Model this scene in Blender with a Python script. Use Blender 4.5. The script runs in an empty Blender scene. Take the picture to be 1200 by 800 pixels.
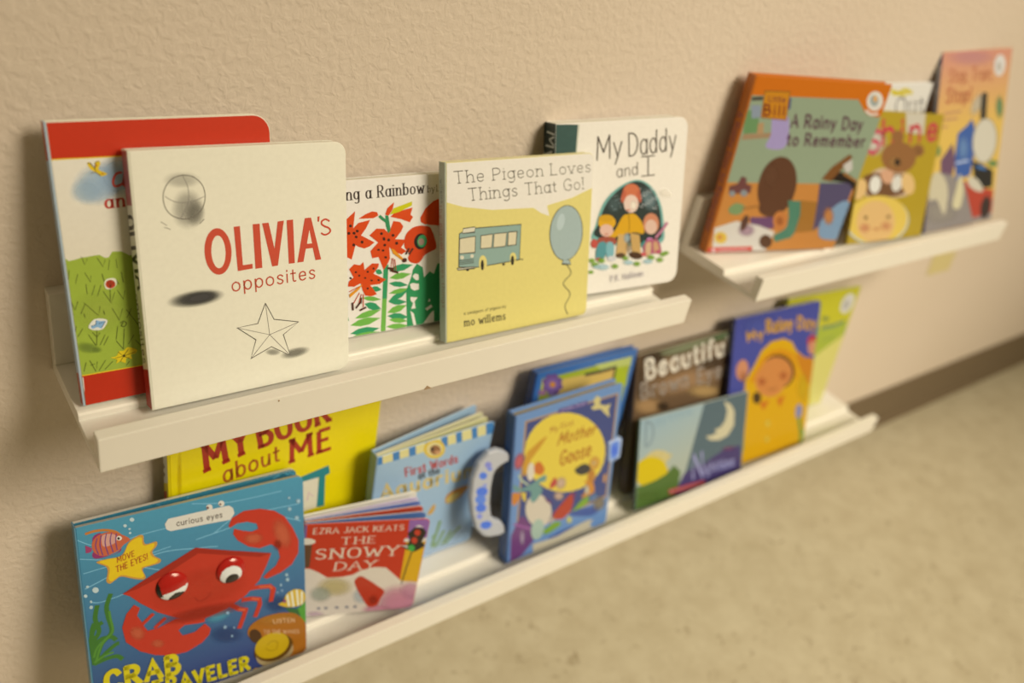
import bpy, bmesh, math, random
from mathutils import Vector, Matrix, Euler, noise
# ------------------------------------------------------------------ camera, world, light, exposure
S = bpy.context.scene
COL = S.collection
S.view_settings.view_transform = 'Standard'
S.view_settings.look = 'None'
S.view_settings.gamma = 1.0
S.view_settings.use_curve_mapping = False
S.view_settings.exposure = 0.0
cam_d = bpy.data.cameras.new('camera')
cam = bpy.data.objects.new('camera', cam_d)
COL.objects.link(cam)
cam.location = (-0.09924, -0.57745, 0.40751)
cam.rotation_euler = (0.999813, -0.190960, -0.627841)
cam_d.sensor_width = 36.0
cam_d.lens = 30.857
cam_d.clip_start = 0.02
cam_d.dof.use_dof = True
cam_d.dof.focus_distance = 0.65
cam_d.dof.aperture_fstop = 3.0
S.camera = cam
W = bpy.data.worlds.new('room_air'); S.world = W; W.use_nodes = True
bgn = W.node_tree.nodes['Background']
bgn.inputs[0].default_value = (1.0, 0.73, 0.32, 1)
bgn.inputs[1].default_value = 0.20
def lamp(loc, target, size, power, colr, spread=180):
    d = bpy.data.lights.new('ceiling_light_panel', 'AREA'); d.shape = 'RECTANGLE'; d.size = size[0]; d.size_y = size[1]
    d.energy = power; d.color = colr; d.spread = math.radians(spread)
    o = bpy.data.objects.new('ceiling_light_panel', d); COL.objects.link(o); o.location = loc
    o.rotation_euler = (Vector(target) - Vector(loc)).to_track_quat('-Z', 'Y').to_euler()
    return o
WARM = (1.0, 0.84, 0.585)
FLOOR_Z = -0.5125
lamp((1.9, -2.75, 2.1), (.70, -.08, -.38), (1.9, 1.9), 17.4, (1.0, .85, .605), 46)
# ------------------------------------------------------------------ colour
WHITE = ((225/255), (207/255), (170/255))
def s2l(c): return c/12.92 if c <= .04045 else ((c+.055)/1.055)**2.4
ILL = [s2l(c)/.8 for c in WHITE]
def C(hx, gain=1.0):
    """colour read off the photograph, with the warm room light divided out"""
    return tuple(min(.93, max(.004, s2l(int(hx[i*2:i*2+2], 16)/255)/ILL[i]/gain)) for i in range(3))
# ------------------------------------------------------------------ materials
def nt(name):
    m = bpy.data.materials.new(name); m.use_nodes = True; t = m.node_tree
    return m, t, t.nodes, t.links, t.nodes['Principled BSDF']
def mat_print(name, rough=.36, coat=.12, soft=False):
    m, t, N, K, b = nt(name)
    a = N.new('ShaderNodeVertexColor'); a.layer_name = 'Col'
    tc = N.new('ShaderNodeTexCoord'); n = N.new('ShaderNodeTexNoise'); n.inputs['Scale'].default_value = 260; n.inputs['Detail'].default_value = 3
    K.new(tc.outputs['Object'], n.inputs['Vector'])
    mr = N.new('ShaderNodeMapRange'); mr.inputs['To Min'].default_value = .95; mr.inputs['To Max'].default_value = 1.05
    K.new(n.outputs['Fac'], mr.inputs['Value'])
    mx = N.new('ShaderNodeVectorMath'); mx.operation = 'SCALE'
    K.new(a.outputs['Color'], mx.inputs[0]); K.new(mr.outputs[0], mx.inputs['Scale']); K.new(mx.outputs[0], b.inputs['Base Color'])
    b.inputs['Roughness'].default_value = rough; b.inputs['Coat Weight'].default_value = coat; b.inputs['Coat Roughness'].default_value = .18
    b.inputs['Specular IOR Level'].default_value = .4
    if soft: K.new(a.outputs['Alpha'], b.inputs['Alpha'])
    return m
M_PRINT = mat_print('printed_card'); M_SOFT = mat_print('printed_wash', soft=True); M_PAPER = mat_print('page_edges', .7, 0)
M_GLOSS = mat_print('moulded_plastic', .15, .6)
def mat_flat(name, col, rough, bump=0, scale=200, var=.04, spec=.4, dist=.001):
    m, t, N, K, b = nt(name)
    tc = N.new('ShaderNodeTexCoord'); n = N.new('ShaderNodeTexNoise'); n.inputs['Scale'].default_value = scale; n.inputs['Detail'].default_value = 4
    K.new(tc.outputs['Object'], n.inputs['Vector'])
    cr = N.new('ShaderNodeMix'); cr.data_type = 'RGBA'
    cr.inputs[6].default_value = tuple(c*(1-var) for c in col)+(1,); cr.inputs[7].default_value = tuple(min(1, c*(1+var)) for c in col)+(1,)
    K.new(n.outputs['Fac'], cr.inputs[0]); K.new(cr.outputs[2], b.inputs['Base Color'])
    b.inputs['Roughness'].default_value = rough; b.inputs['Specular IOR Level'].default_value = spec
    if bump:
        bp = N.new('ShaderNodeBump'); bp.inputs['Strength'].default_value = bump; bp.inputs['Distance'].default_value = dist
        K.new(n.outputs['Fac'], bp.inputs['Height']); K.new(bp.outputs[0], b.inputs['Normal'])
    return m
M_SHELF = mat_flat('white_shelf_paint', (.80, .80, .79), .38, .05, 60, .015)
M_CHIP = mat_flat('bare_fibreboard', (.36, .25, .16), .9, .3, 900, .2)
M_TAPE = mat_flat('masking_tape', C('c9b06c'), .7, .2, 400, .05)
M_BASE = mat_flat('brown_vinyl_base', C('6a5436'), .45, .1, 30, .05)
def mat_wall():
    m, t, N, K, b = nt('textured_wall_paint')
    tc = N.new('ShaderNodeTexCoord')
    big = N.new('ShaderNodeTexNoise'); big.inputs['Scale'].default_value = 150; big.inputs['Detail'].default_value = 2.5; big.inputs['Roughness'].default_value = .5; big.inputs['Distortion'].default_value = .45
    K.new(tc.outputs['Object'], big.inputs['Vector'])
    rmp = N.new('ShaderNodeValToRGB'); rmp.color_ramp.elements[0].position = .3; rmp.color_ramp.elements[1].position = .72; rmp.color_ramp.interpolation = 'EASE'
    K.new(big.outputs['Fac'], rmp.inputs[0])
    fine = N.new('ShaderNodeTexNoise'); fine.inputs['Scale'].default_value = 420; fine.inputs['Detail'].default_value = 2
    K.new(tc.outputs['Object'], fine.inputs['Vector'])
    ad = N.new('ShaderNodeMath'); ad.operation = 'MULTIPLY_ADD'; ad.inputs[1].default_value = .16
    K.new(fine.outputs['Fac'], ad.inputs[0]); K.new(rmp.outputs[0], ad.inputs[2])
    bp = N.new('ShaderNodeBump'); bp.inputs['Strength'].default_value = .5; bp.inputs['Distance'].default_value = .0008
    K.new(ad.outputs[0], bp.inputs['Height']); K.new(bp.outputs[0], b.inputs['Normal'])
    lo = N.new('ShaderNodeTexNoise'); lo.inputs['Scale'].default_value = 3; K.new(tc.outputs['Object'], lo.inputs['Vector'])
    mx = N.new('ShaderNodeMix'); mx.data_type = 'RGBA'
    mx.inputs[6].default_value = C('ceb48c')+(1,); mx.inputs[7].default_value = C('d4ba94')+(1,)
    K.new(lo.outputs['Fac'], mx.inputs[0]); K.new(mx.outputs[2], b.inputs['Base Color'])
    b.inputs['Roughness'].default_value = .62; b.inputs['Specular IOR Level'].default_value = .3
    return m
def mat_floor():
    m, t, N, K, b = nt('speckled_vinyl_tile')
    tc = N.new('ShaderNodeTexCoord')
    n1 = N.new('ShaderNodeTexNoise'); n1.inputs['Scale'].default_value = 26; n1.inputs['Detail'].default_value = 5; n1.inputs['Roughness'].default_value = .65
    n2 = N.new('ShaderNodeTexNoise'); n2.inputs['Scale'].default_value = 60; n2.inputs['Detail'].default_value = 2; n2.inputs['Distortion'].default_value = 1.2
    for n in (n1, n2): K.new(tc.outputs['Object'], n.inputs['Vector'])
    r1 = N.new('ShaderNodeValToRGB'); e = r1.color_ramp.elements
    e[0].position = .3; e[0].color = C('b6a174')+(1,); e[1].position = .7; e[1].color = C('c6b284')+(1,)
    K.new(n1.outputs['Fac'], r1.inputs[0])
    r2 = N.new('ShaderNodeValToRGB'); e = r2.color_ramp.elements
    e[0].position = .62; e[0].color = (0, 0, 0, 1); e[1].position = .74; e[1].color = (1, 1, 1, 1)
    K.new(n2.outputs['Fac'], r2.inputs[0])
    mx = N.new('ShaderNodeMix'); mx.data_type = 'RGBA'; K.new(r2.outputs[0], mx.inputs[0]); K.new(r1.outputs[0], mx.inputs[6]); mx.inputs[7].default_value = C('a08a60')+(1,)
    K.new(mx.outputs[2], b.inputs['Base Color'])
    b.inputs['Roughness'].default_value = .42; b.inputs['Specular IOR Level'].default_value = .35
    return m
# ------------------------------------------------------------------ mesh helpers
class MB:
    """collects faces with their own corner colours; build() links them as one mesh object"""
    def __init__(s): s.v = []; s.f = []; s.c = []; s.m = []
    def face(s, pts, col, mat=0):
        i = len(s.v); s.v += [p[:3] for p in pts]; s.f.append(list(range(i, i+len(pts))))
        s.c += [tuple(cc)+((1.0,) if len(cc) == 3 else ()) for cc in (col if isinstance(col, list) else [col]*len(pts))]
        s.m.append(mat)
    def build(s, name, mats, parent=None, loc=None, rot=None):
        me = bpy.data.meshes.new(name); me.from_pydata(s.v, [], s.f)
        for m in mats: me.materials.append(m)
        me.polygons.foreach_set('material_index', s.m)
        a = me.color_attributes.new('Col', 'FLOAT_COLOR', 'CORNER')
        a.data.foreach_set('color', [x for c in s.c for x in c])
        me.update()
        o = bpy.data.objects.new(name, me); COL.objects.link(o)
        if parent: o.parent = parent
        if loc: o.location = loc
        if rot: o.rotation_euler = rot
        return o
def rrect(x0, x1, z0, z1, r, left=0.0):
    """outline in x,z with the right-hand corners rounded by r (and the left ones by left)"""
    out = []
    def arc(cx, cz, rr, a0):
        if rr <= 1e-6: out.append((cx, cz)); return
        for i in range(7):
            a = math.radians(a0+15*i); out.append((cx+rr*math.cos(a), cz+rr*math.sin(a)))
    arc(x1-r, z0+r, r, -90); arc(x1-r, z1-r, r, 0); arc(x0+left, z1-left, left, 90); arc(x0+left, z0+left, left, 180)
    return out
def inset(o, d):
    n = len(o); res = []
    for i in range(n):
        a, b, c = o[i-1], o[i], o[(i+1) % n]
        e1 = Vector((b[0]-a[0], b[1]-a[1])); e2 = Vector((c[0]-b[0], c[1]-b[1]))
        if e1.length < 1e-9 or e2.length < 1e-9: res.append(b); continue
        e1.normalize(); e2.normalize(); n1 = Vector((-e1.y, e1.x)); n2 = Vector((-e2.y, e2.x)); nn = n1+n2
        k = d/max(.35, 1+n1.dot(n2)); res.append((b[0]+nn.x*k, b[1]+nn.y*k))
    return res
def slab(mb, o, y0, y1, col, bev=.0004, edge=None, mat=0):
    bev = min(bev, (y1-y0)*.4); edge = edge or col
    rings = [[(x, y0, z) for x, z in inset(o, bev)], [(x, y0+bev, z) for x, z in o], [(x, y1-bev, z) for x, z in o], [(x, y1, z) for x, z in inset(o, bev)]]
    mb.face(rings[0], col, mat); mb.face(rings[3][::-1], col, mat)
    n = len(o)
    for k in range(3):
        for i in range(n):
            j = (i+1) % n; mb.face([rings[k][i], rings[k+1][i], rings[k+1][j], rings[k][j]], edge if k == 1 else col, mat)
def catmull(p, closed, sub=5):
    n = len(p); out = []
    rng = range(n) if closed else range(n-1)
    for i in rng:
        g = (lambda k: p[k % n]) if closed else (lambda k: p[min(max(k, 0), n-1)])
        a, b, c, d = g(i-1), g(i), g(i+1), g(i+2)
        for s in range(sub):
            t = s/sub
            out.append(tuple(.5*((2*b[k])+(-a[k]+c[k])*t+(2*a[k]-5*b[k]+4*c[k]-d[k])*t*t+(-a[k]+3*b[k]-3*c[k]+d[k])*t**3) for k in (0, 1)))
    if not closed: out.append(tuple(p[-1]))
    return out
def clip(poly, o):
    """cut a polygon (x, y, extras...) to the convex outline o"""
    n = len(o); cx = [q[0] for q in poly]; cy = [q[1] for q in poly]
    res = poly
    for i in range(n):
        ax, ay = o[i]; bx, by = o[(i+1) % n]; ex, ey = bx-ax, by-ay
        if ex*ex+ey*ey < 1e-14: continue
        sd = [ex*(q[1]-ay)-ey*(q[0]-ax) for q in res]
        if all(s >= 0 for s in sd): continue
        out = []
        for k in range(len(res)):
            q, r, s, t = res[k-1], res[k], sd[k-1], sd[k]
            if (s >= 0) != (t >= 0):
                u = s/(s-t); out.append(tuple(q[m]+(r[m]-q[m])*u for m in range(len(q))))
            if t >= 0: out.append(r)
        res = out
        if len(res) < 3: return []
    return res
# ------------------------------------------------------------------ lettering: single-stroke alphabet (cap height 10, x-height 6.5)
GLYPHS = {
'A': (7, '0,0 3.5,10 7,0', '1.3,3.6 5.7,3.6'), 'B': (6, '.5,0 .5,10', '~.5,10 3.6,9.8 4.9,8 4,5.8 .5,5.3', '~.5,5.3 4.4,5 5.8,2.8 4.4,.3 .5,0'),
'C': (6.5, '~6.2,8 5,9.7 3.2,10 1.1,8.4 .4,5 1.1,1.6 3.2,0 5.2,.4 6.3,2'), 'D': (6.8, '.5,0 .5,10', '~.5,10 3.8,9.6 6.2,7.4 6.4,3.6 4,.4 .5,0'),
'E': (5.5, '.5,0 .5,10', '.5,10 5.2,10', '.5,5.2 4.4,5.2', '.5,0 5.4,0'), 'F': (5.3, '.5,0 .5,10', '.5,10 5.2,10', '.5,5.2 4.4,5.2'),
'G': (7, '~6.4,8.2 5,9.8 3.2,10 1.1,8.4 .4,5 1.1,1.6 3.4,0 5.6,.7 6.5,2.6', '6.5,2.6 6.5,4.6 4,4.6'), 'H': (6.5, '.5,0 .5,10', '6,0 6,10', '.5,5.2 6,5.2'),
'I': (1.6, '.8,0 .8,10'), 'J': (4.5, '~4,10 4,3 3.2,.6 1.6,0 .3,1.2'), 'K': (6.3, '.5,0 .5,10', '6,10 .6,4.6', '2.2,6 6.2,0'), 'L': (5.2, '.5,10 .5,0', '.5,0 5.2,0'),
'M': (8.6, '.5,0 .9,10', '.9,10 4.3,3', '4.3,3 7.7,10', '7.7,10 8.1,0'), 'N': (6.8, '.5,0 .5,10', '.5,10 6.3,0', '6.3,0 6.3,10'),
'O': (7, '~3.5,10 5.8,8.8 6.6,5 5.8,1.2 3.5,0 1.2,1.2 .4,5 1.2,8.8 3.5,10'), 'P': (6, '.5,0 .5,10', '~.5,10 4,9.8 5.6,7.6 4.2,5 .5,4.5'),
'R': (6.4, '.5,0 .5,10', '~.5,10 4,9.8 5.5,7.7 4.2,5.3 .5,4.9', '2.8,5 6.2,0'), 'S': (5.6, '~5.2,8.4 4,9.8 2.2,9.8 .8,8.2 1.4,6.2 3.8,4.8 5.2,3 4.4,.7 2.4,0 .4,1.6'),
'T': (6.6, '3.3,0 3.3,10', '.1,10 6.5,10'), 'V': (6.8, '.1,10 3.4,0', '3.4,0 6.7,10'), 'W': (9.4, '.1,10 2.5,0', '2.5,0 4.7,8', '4.7,8 6.9,0', '6.9,0 9.3,10'), 'Y': (6.6, '.1,10 3.3,5', '6.5,10 3.3,5', '3.3,5 3.3,0'), 'Z': (6, '.3,10 5.7,10', '5.7,10 .3,0', '.3,0 5.8,0'),
'a': (5.4, '~5,3.2 4.3,5.9 2.4,6.5 .7,4.9 .6,1.8 2.2,0 4.1,.7 5,3.2', '5,6.5 5,0'), 'b': (5.6, '.6,10 .6,0', '~.6,3.2 1.5,5.8 3.3,6.5 5,4.9 5,1.7 3.3,0 1.5,.7 .6,3.2'),
'c': (5, '~4.8,5.2 3.8,6.3 2.5,6.5 .8,5 .6,2 2.2,.1 3.8,.2 4.9,1.4'), 'd': (5.6, '5,10 5,0', '~5,3.2 4.1,5.8 2.3,6.5 .6,4.9 .6,1.7 2.3,0 4.1,.7 5,3.2'),
'e': (5.4, '.7,3.4 4.9,3.4', '~4.9,3.4 4.5,5.7 2.9,6.5 1.2,5.6 .6,3.2 1.3,.8 3,0 4.8,1.1'), 'f': (3.8, '~3.9,9.5 2.9,10 1.8,8.7 1.7,6 1.7,0', '.1,6.3 3.4,6.3'),
'g': (5.4, '~5,3.4 4.1,6 2.3,6.5 .6,4.9 .6,2 2.3,.4 4.1,1 5,3.4', '~5,6.5 5,0 4.4,-2.5 2.6,-3.2 .7,-2.4'), 'h': (5.4, '.6,10 .6,0', '~.6,3.8 1.7,5.9 3.3,6.5 4.6,5.4 4.8,3.4 4.8,0'),
'i': (1.4, '.7,6.5 .7,0', '.7,8.5 .7,9.4'), 'k': (5, '.6,10 .6,0', '4.6,6.5 .7,2.8', '2,4 4.9,0'), 'l': (1.4, '.7,10 .7,0'),
'm': (8.4, '.6,6.5 .6,0', '~.6,4.2 1.4,6 2.7,6.5 4,5.4 4.2,3.4 4.2,0', '~4.2,4.2 5.2,6 6.4,6.5 7.6,5.4 7.8,3.4 7.8,0'), 'n': (5.4, '.6,6.5 .6,0', '~.6,3.8 1.7,5.9 3.3,6.5 4.6,5.4 4.8,3.4 4.8,0'),
'o': (5.6, '~2.8,6.5 4.6,5.4 5.2,3.2 4.6,1 2.8,0 1,1 .4,3.2 1,5.4 2.8,6.5'), 'p': (5.6, '.6,6.5 .6,-3', '~.6,3.2 1.5,5.8 3.3,6.5 5,4.9 5,1.7 3.3,0 1.5,.7 .6,3.2'),
'q': (5.6, '5,6.5 5,-3', '~5,3.2 4.1,5.8 2.3,6.5 .6,4.9 .6,1.7 2.3,0 4.1,.7 5,3.2'), 'r': (3.8, '.6,6.5 .6,0', '~.6,3.6 1.4,5.8 2.6,6.5 3.7,6.2'),
's': (4.6, '~4.1,5.4 3.2,6.4 1.8,6.5 .7,5.3 1.4,3.9 3.1,3 4.1,1.8 3.4,.3 1.8,0 .4,1.1'), 't': (3.6, '~1.6,9 1.6,2 2.1,.3 3.4,.3', '.1,6.3 3.3,6.3'),
'u': (5.4, '~.6,6.5 .6,2.4 1.6,.3 3,.1 4.2,1 4.8,3', '4.8,6.5 4.8,0'), 'v': (5.2, '.2,6.5 2.6,0', '2.6,0 5,6.5'), 'w': (7.6, '.2,6.5 2,0', '2,0 3.8,5.6', '3.8,5.6 5.6,0', '5.6,0 7.4,6.5'),
'y': (5.2, '.2,6.5 2.7,.2', '5,6.5 2.6,-.2 1.2,-3'), '!': (1.4, '.7,10 .7,3', '.7,1 .7,0'), ',': (1.2, '.8,.6 .3,-1.6'), '.': (1, '.5,.7 .5,0'), "'": (1, '.6,10 .4,7.6'), ' ': (2.6,),
}
def glyph_strokes(ch):
    out = []
    for s in GLYPHS[ch][1:]:
        sm = s[0] == '~'; p = [tuple(float(k) for k in q.split(',')) for q in s.lstrip('~').split()]
        out.append(catmull(p, False, 4) if sm else p)
    return out
# ------------------------------------------------------------------ printed artwork: inks laid on a flat cover
STEP = .000006
class Print:
    """inks in cover millimetres/10, clipped to the outline; place() maps (u, v, layer) to the face of the board"""
    def __init__(s, mb, outline, place, gain): s.mb = mb; s.o = outline; s.place = place; s.g = gain; s.k = 1
    def put(s, pts, cols, mat):
        a = [tuple(p)+tuple(c) for p, c in zip(pts, cols)]
        a = clip(a, s.o)
        if len(a) >= 3: s.mb.face([s.place(q[0], q[1], s.k) for q in a], [q[2:6] for q in a], mat)
    def poly(s, pts, col): s.put(pts, [col]*len(pts), 0)
    def strip(s, pts, hw, col, ext=0.0):
        pts = [pts[0]]+[b for a, b in zip(pts, pts[1:]) if math.hypot(b[0]-a[0], b[1]-a[1]) > 1e-6]
        if len(pts) < 2: return
        n = len(pts); L = []; R = []
        for i, p in enumerate(pts):
            a = pts[max(i-1, 0)]; b = pts[min(i+1, n-1)]; dx, dy = b[0]-a[0], b[1]-a[1]; l = math.hypot(dx, dy) or 1e-9; dx /= l; dy /= l
            h = hw(dx, dy) if callable(hw) else hw
            if 0 < i < n-1:
                e = (pts[i][0]-a[0], pts[i][1]-a[1]); le = math.hypot(*e) or 1e-9; h /= max(.55, abs(e[0]/le*dx+e[1]/le*dy))
            k = ext*(-1 if i == 0 else 1 if i == n-1 else 0)
            L.append((p[0]+dx*k-dy*h, p[1]+dy*k+dx*h)); R.append((p[0]+dx*k+dy*h, p[1]+dy*k-dx*h))
        for i in range(n-1): s.poly([L[i], L[i+1], R[i+1], R[i]][::-1], col)
    def text(s, txt, a, col, wt, slab, thin):
        sx, sy, ex, ey, tx, ty = a
        gap = 1.1+wt*7; tot = -gap
        for ch in txt: tot += GLYPHS[ch][0]+gap
        ux, uy = (ex-sx)/tot, (ey-sy)/tot; vx, vy = (tx-sx)/10, (ty-sy)/10
        cap = math.hypot(tx-sx, ty-sy); x0 = 0
        mp = lambda q: (sx+ux*(x0+q[0])+vx*q[1], sy+uy*(x0+q[0])+vy*q[1])
        cl = math.hypot(vx, vy) or 1; ax = (vx/cl, vy/cl)
        hw = lambda dx, dy: cap*wt/2*(thin+(1-thin)*abs(dx*ax[0]+dy*ax[1])**1.5)
        for ch in txt:
            for st in glyph_strokes(ch):
                s.strip([mp(q) for q in st], hw, col, 0 if slab else cap*wt*.3)
                if slab:
                    for q, r in ((st[0], st[1]), (st[-1], st[-2])):
                        if abs(q[1]-r[1]) > 1.2*abs(q[0]-r[0]) and min(abs(q[1]-k) for k in (0, 6.5, 10, -3)) < .05 and not (ch in 'EFLBDPRT' and q[1] == 10 and ch != 'B' and ch not in 'L'):
                            d = 1.2*slab; s.strip([mp((q[0]-d, q[1])), mp((q[0]+d, q[1]))], cap*wt/2*max(thin, .35)*.9, col)
            x0 += GLYPHS[ch][0]+gap
    def ink(s, it):
        k = it[0]; f = 1e-4; g = s.g
        pr = lambda a: [(a[i]*f, a[i+1]*f) for i in range(0, len(a), 2)]
        op = lambda c: C(c, g)+(1.0,)
        if k == 'p':
            p = pr(it[3]); s.poly(catmull(p, True) if it[2] else p, op(it[1]))
        elif k == 'e':
            c0, a, b = pr(it[2]); n = 28
            s.poly([(c0[0]+(a[0]-c0[0])*math.cos(t)+(b[0]-c0[0])*math.sin(t), c0[1]+(a[1]-c0[1])*math.cos(t)+(b[1]-c0[1])*math.sin(t)) for t in [2*math.pi*i/n for i in range(n)]], op(it[1]))
        elif k == 's':
            c0, a, b = pr(it[3]); n = 20; col = C(it[1], g); al = it[2]
            pt = lambda r, t: (c0[0]+r*((a[0]-c0[0])*math.cos(t)+(b[0]-c0[0])*math.sin(t)), c0[1]+r*((a[1]-c0[1])*math.cos(t)+(b[1]-c0[1])*math.sin(t)))
            rr = [(0, 1), (.35, .95), (.6, .7), (.82, .28), (1.0, 0)]
            for i in range(n):
                t0, t1 = 2*math.pi*i/n, 2*math.pi*(i+1)/n
                for (r0, w0), (r1, w1) in zip(rr, rr[1:]):
                    q = [pt(r0, t0), pt(r1, t0), pt(r1, t1), pt(r0, t1)]; w = [w0, w1, w1, w0]
                    if r0 == 0: q = q[:3]; w = w[:3]
                    s.put(q, [col+(al*x,) for x in w], 1)
        elif k == 'l':
            p = pr(it[4]); s.strip(catmull(p, False) if it[3] else p, it[2]*f/2, op(it[1]), it[2]*f*.25)
        elif k == 'g':
            p = pr(it[3]); a, b = pr(it[4]); dx, dy = b[0]-a[0], b[1]-a[1]; ll = dx*dx+dy*dy
            c1, c2 = C(it[1], g), C(it[2], g); q = clip(p, s.o)
            # cut into bands so the blend stays linear between the two ends
            xs = [o[0] for o in s.o]; zs = [o[1] for o in s.o]; x0, x1, z0, z1 = min(xs), max(xs), min(zs), max(zs); n = 14
            for i in range(n):
                for j in range(n):
                    cell = [(x0+(x1-x0)*(i+m)/n, z0+(z1-z0)*(j+w)/n) for m, w in ((0, 0), (1, 0), (1, 1), (0, 1))]
                    cs = []
                    for c in cell:
                        t = min(1, max(0, ((c[0]-a[0])*dx+(c[1]-a[1])*dy)/ll)); cs.append(tuple(c1[m]+(c2[m]-c1[m])*t for m in range(3))+(1.0,))
                    s.put(cell, cs, 0)
        elif k == 't':
            s.text(it[1], [x*f for x in it[2]], op(it[3]), it[4], it[5], it[6])
        s.k += 1
# ------------------------------------------------------------------ things
def tag(o, label, cat, group=None):
    o['label'] = label; o['category'] = cat
    if group: o['group'] = group
    return o
def structure(o): o['kind'] = 'structure'; return o
def box_obj(name, x0, x1, y0, y1, z0, z1, m, parent=None, bev=0):
    bm = bmesh.new()
    bmesh.ops.create_cube(bm, size=1, matrix=Matrix.Translation(((x0+x1)/2, (y0+y1)/2, (z0+z1)/2)) @ Matrix.Diagonal((x1-x0, y1-y0, z1-z0, 1)))
    if bev: bmesh.ops.bevel(bm, geom=bm.edges[:], offset=bev, segments=2, affect='EDGES', profile=.6)
    me = bpy.data.meshes.new(name); bm.to_mesh(me); bm.free(); me.materials.append(m)
    o = bpy.data.objects.new(name, me); COL.objects.link(o)
    if parent: o.parent = parent
    return o
def extrude_profile(name, prof, x0, x1, m, parent, bev=.0007):
    """closed y,z outline swept along x"""
    bm = bmesh.new()
    a = [bm.verts.new((x0, y, z)) for y, z in prof]; b = [bm.verts.new((x1, y, z)) for y, z in prof]
    bm.faces.new(a); bm.faces.new(b[::-1]); n = len(prof)
    for i in range(n): bm.faces.new([a[i], b[i], b[(i+1) % n], a[(i+1) % n]])
    bmesh.ops.recalc_face_normals(bm, faces=bm.faces[:])
    ed = [e for e in bm.edges if e.calc_face_angle(0) > .6]
    bmesh.ops.bevel(bm, geom=ed, offset=bev, segments=2, affect='EDGES', profile=.6)
    me = bpy.data.meshes.new(name); bm.to_mesh(me); bm.free(); me.materials.append(m)
    o = bpy.data.objects.new(name, me); COL.objects.link(o); o.parent = parent
    return o
# setting
M_WALL = mat_wall(); M_FLOOR = mat_floor()
structure(box_obj('wall_back', -3.0, 7.0, 0, .12, FLOOR_Z-.05, 2.3, M_WALL))
structure(box_obj('floor', -3.0, 7.0, -5.0, 0.0, FLOOR_Z-.05, FLOOR_Z, M_FLOOR))
bb = bpy.data.objects.new('tmp', None)
bbp = [(0, FLOOR_Z), (-.0095, FLOOR_Z), (-.0085, FLOOR_Z+.006), (-.0032, FLOOR_Z+.014), (-.003, FLOOR_Z+.096), (-.0012, FLOOR_Z+0.0972), (0, FLOOR_Z+0.0972)]
o = extrude_profile('baseboard_back', bbp, -3.0, 7.0, M_BASE, None, .0003); structure(o)
bpy.data.objects.remove(bb)
# picture ledges
D1, D2, DL, ZL_, ZB, HP, TP = .0705, 0.1095, .12, 0.0157, -0.0117, 0.0587, 0.0114
def ledge(label, x0, x1, z):
    r = bpy.data.objects.new('picture_ledge', None); COL.objects.link(r); r.location = (x0, 0, z)
    tag(r, label, 'shelf', 'white picture ledges on the wall')
    L = x1-x0
    extrude_profile('back_panel', [(0, .0), (-TP, .0), (-TP, HP), (0, HP)], 0, L, M_SHELF, r)
    nose = [(-D1+.0032, 0), (-D1+.0012, -.0006), (-D1, -.0022)]
    extrude_profile('shelf_board', [(0, ZB), (0, 0)]+nose+[(-D1, -.006), (-D2, -.006), (-D2, ZB)], 0, L, M_SHELF, r, .0004)
    extrude_profile('front_lip', [(-D2, ZB), (-D2, ZL_), (-DL, ZL_), (-DL, ZB)], 0, L, M_SHELF, r, .0009)
    return r
led_a = ledge('white picture ledge at upper left with five board books and a chipped front lip', 0, .55, 0)
led_b = ledge('white picture ledge at upper right holding the tilted orange-topped book', 0.6609, 0.6609+.552, 0.0033)
led_c = ledge('long white picture ledge lowest on the wall, above the brown baseboard', .0245, 1.1245, -0.3247)
def chip(parent, pts, m):
    mb = bmesh.new(); a = [mb.verts.new((x, -DL-.00025, z)) for x, z in pts]; b = [mb.verts.new((x, -DL+.002, z)) for x, z in pts]; n = len(pts)
    mb.faces.new(a); mb.faces.new(b[::-1])
    for i in range(n): mb.faces.new([a[i], b[i], b[(i+1) % n], a[(i+1) % n]])
    me = bpy.data.meshes.new('chipped_paint'); mb.to_mesh(me); mb.free(); me.materials.append(m)
    o = bpy.data.objects.new('chipped_paint', me); COL.objects.link(o); o.parent = parent; o['label'] = 'brown chip in the lip edge'
chip(led_a, [(0.24372, -0.01179), (0.25097, -0.01179), (0.24634, -0.00806)], M_CHIP)
chip(led_a, [(0.11919, 0.01345), (0.12034, 0.01343), (0.12028, 0.01207), (0.11938, 0.01217)], M_CHIP)
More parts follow.
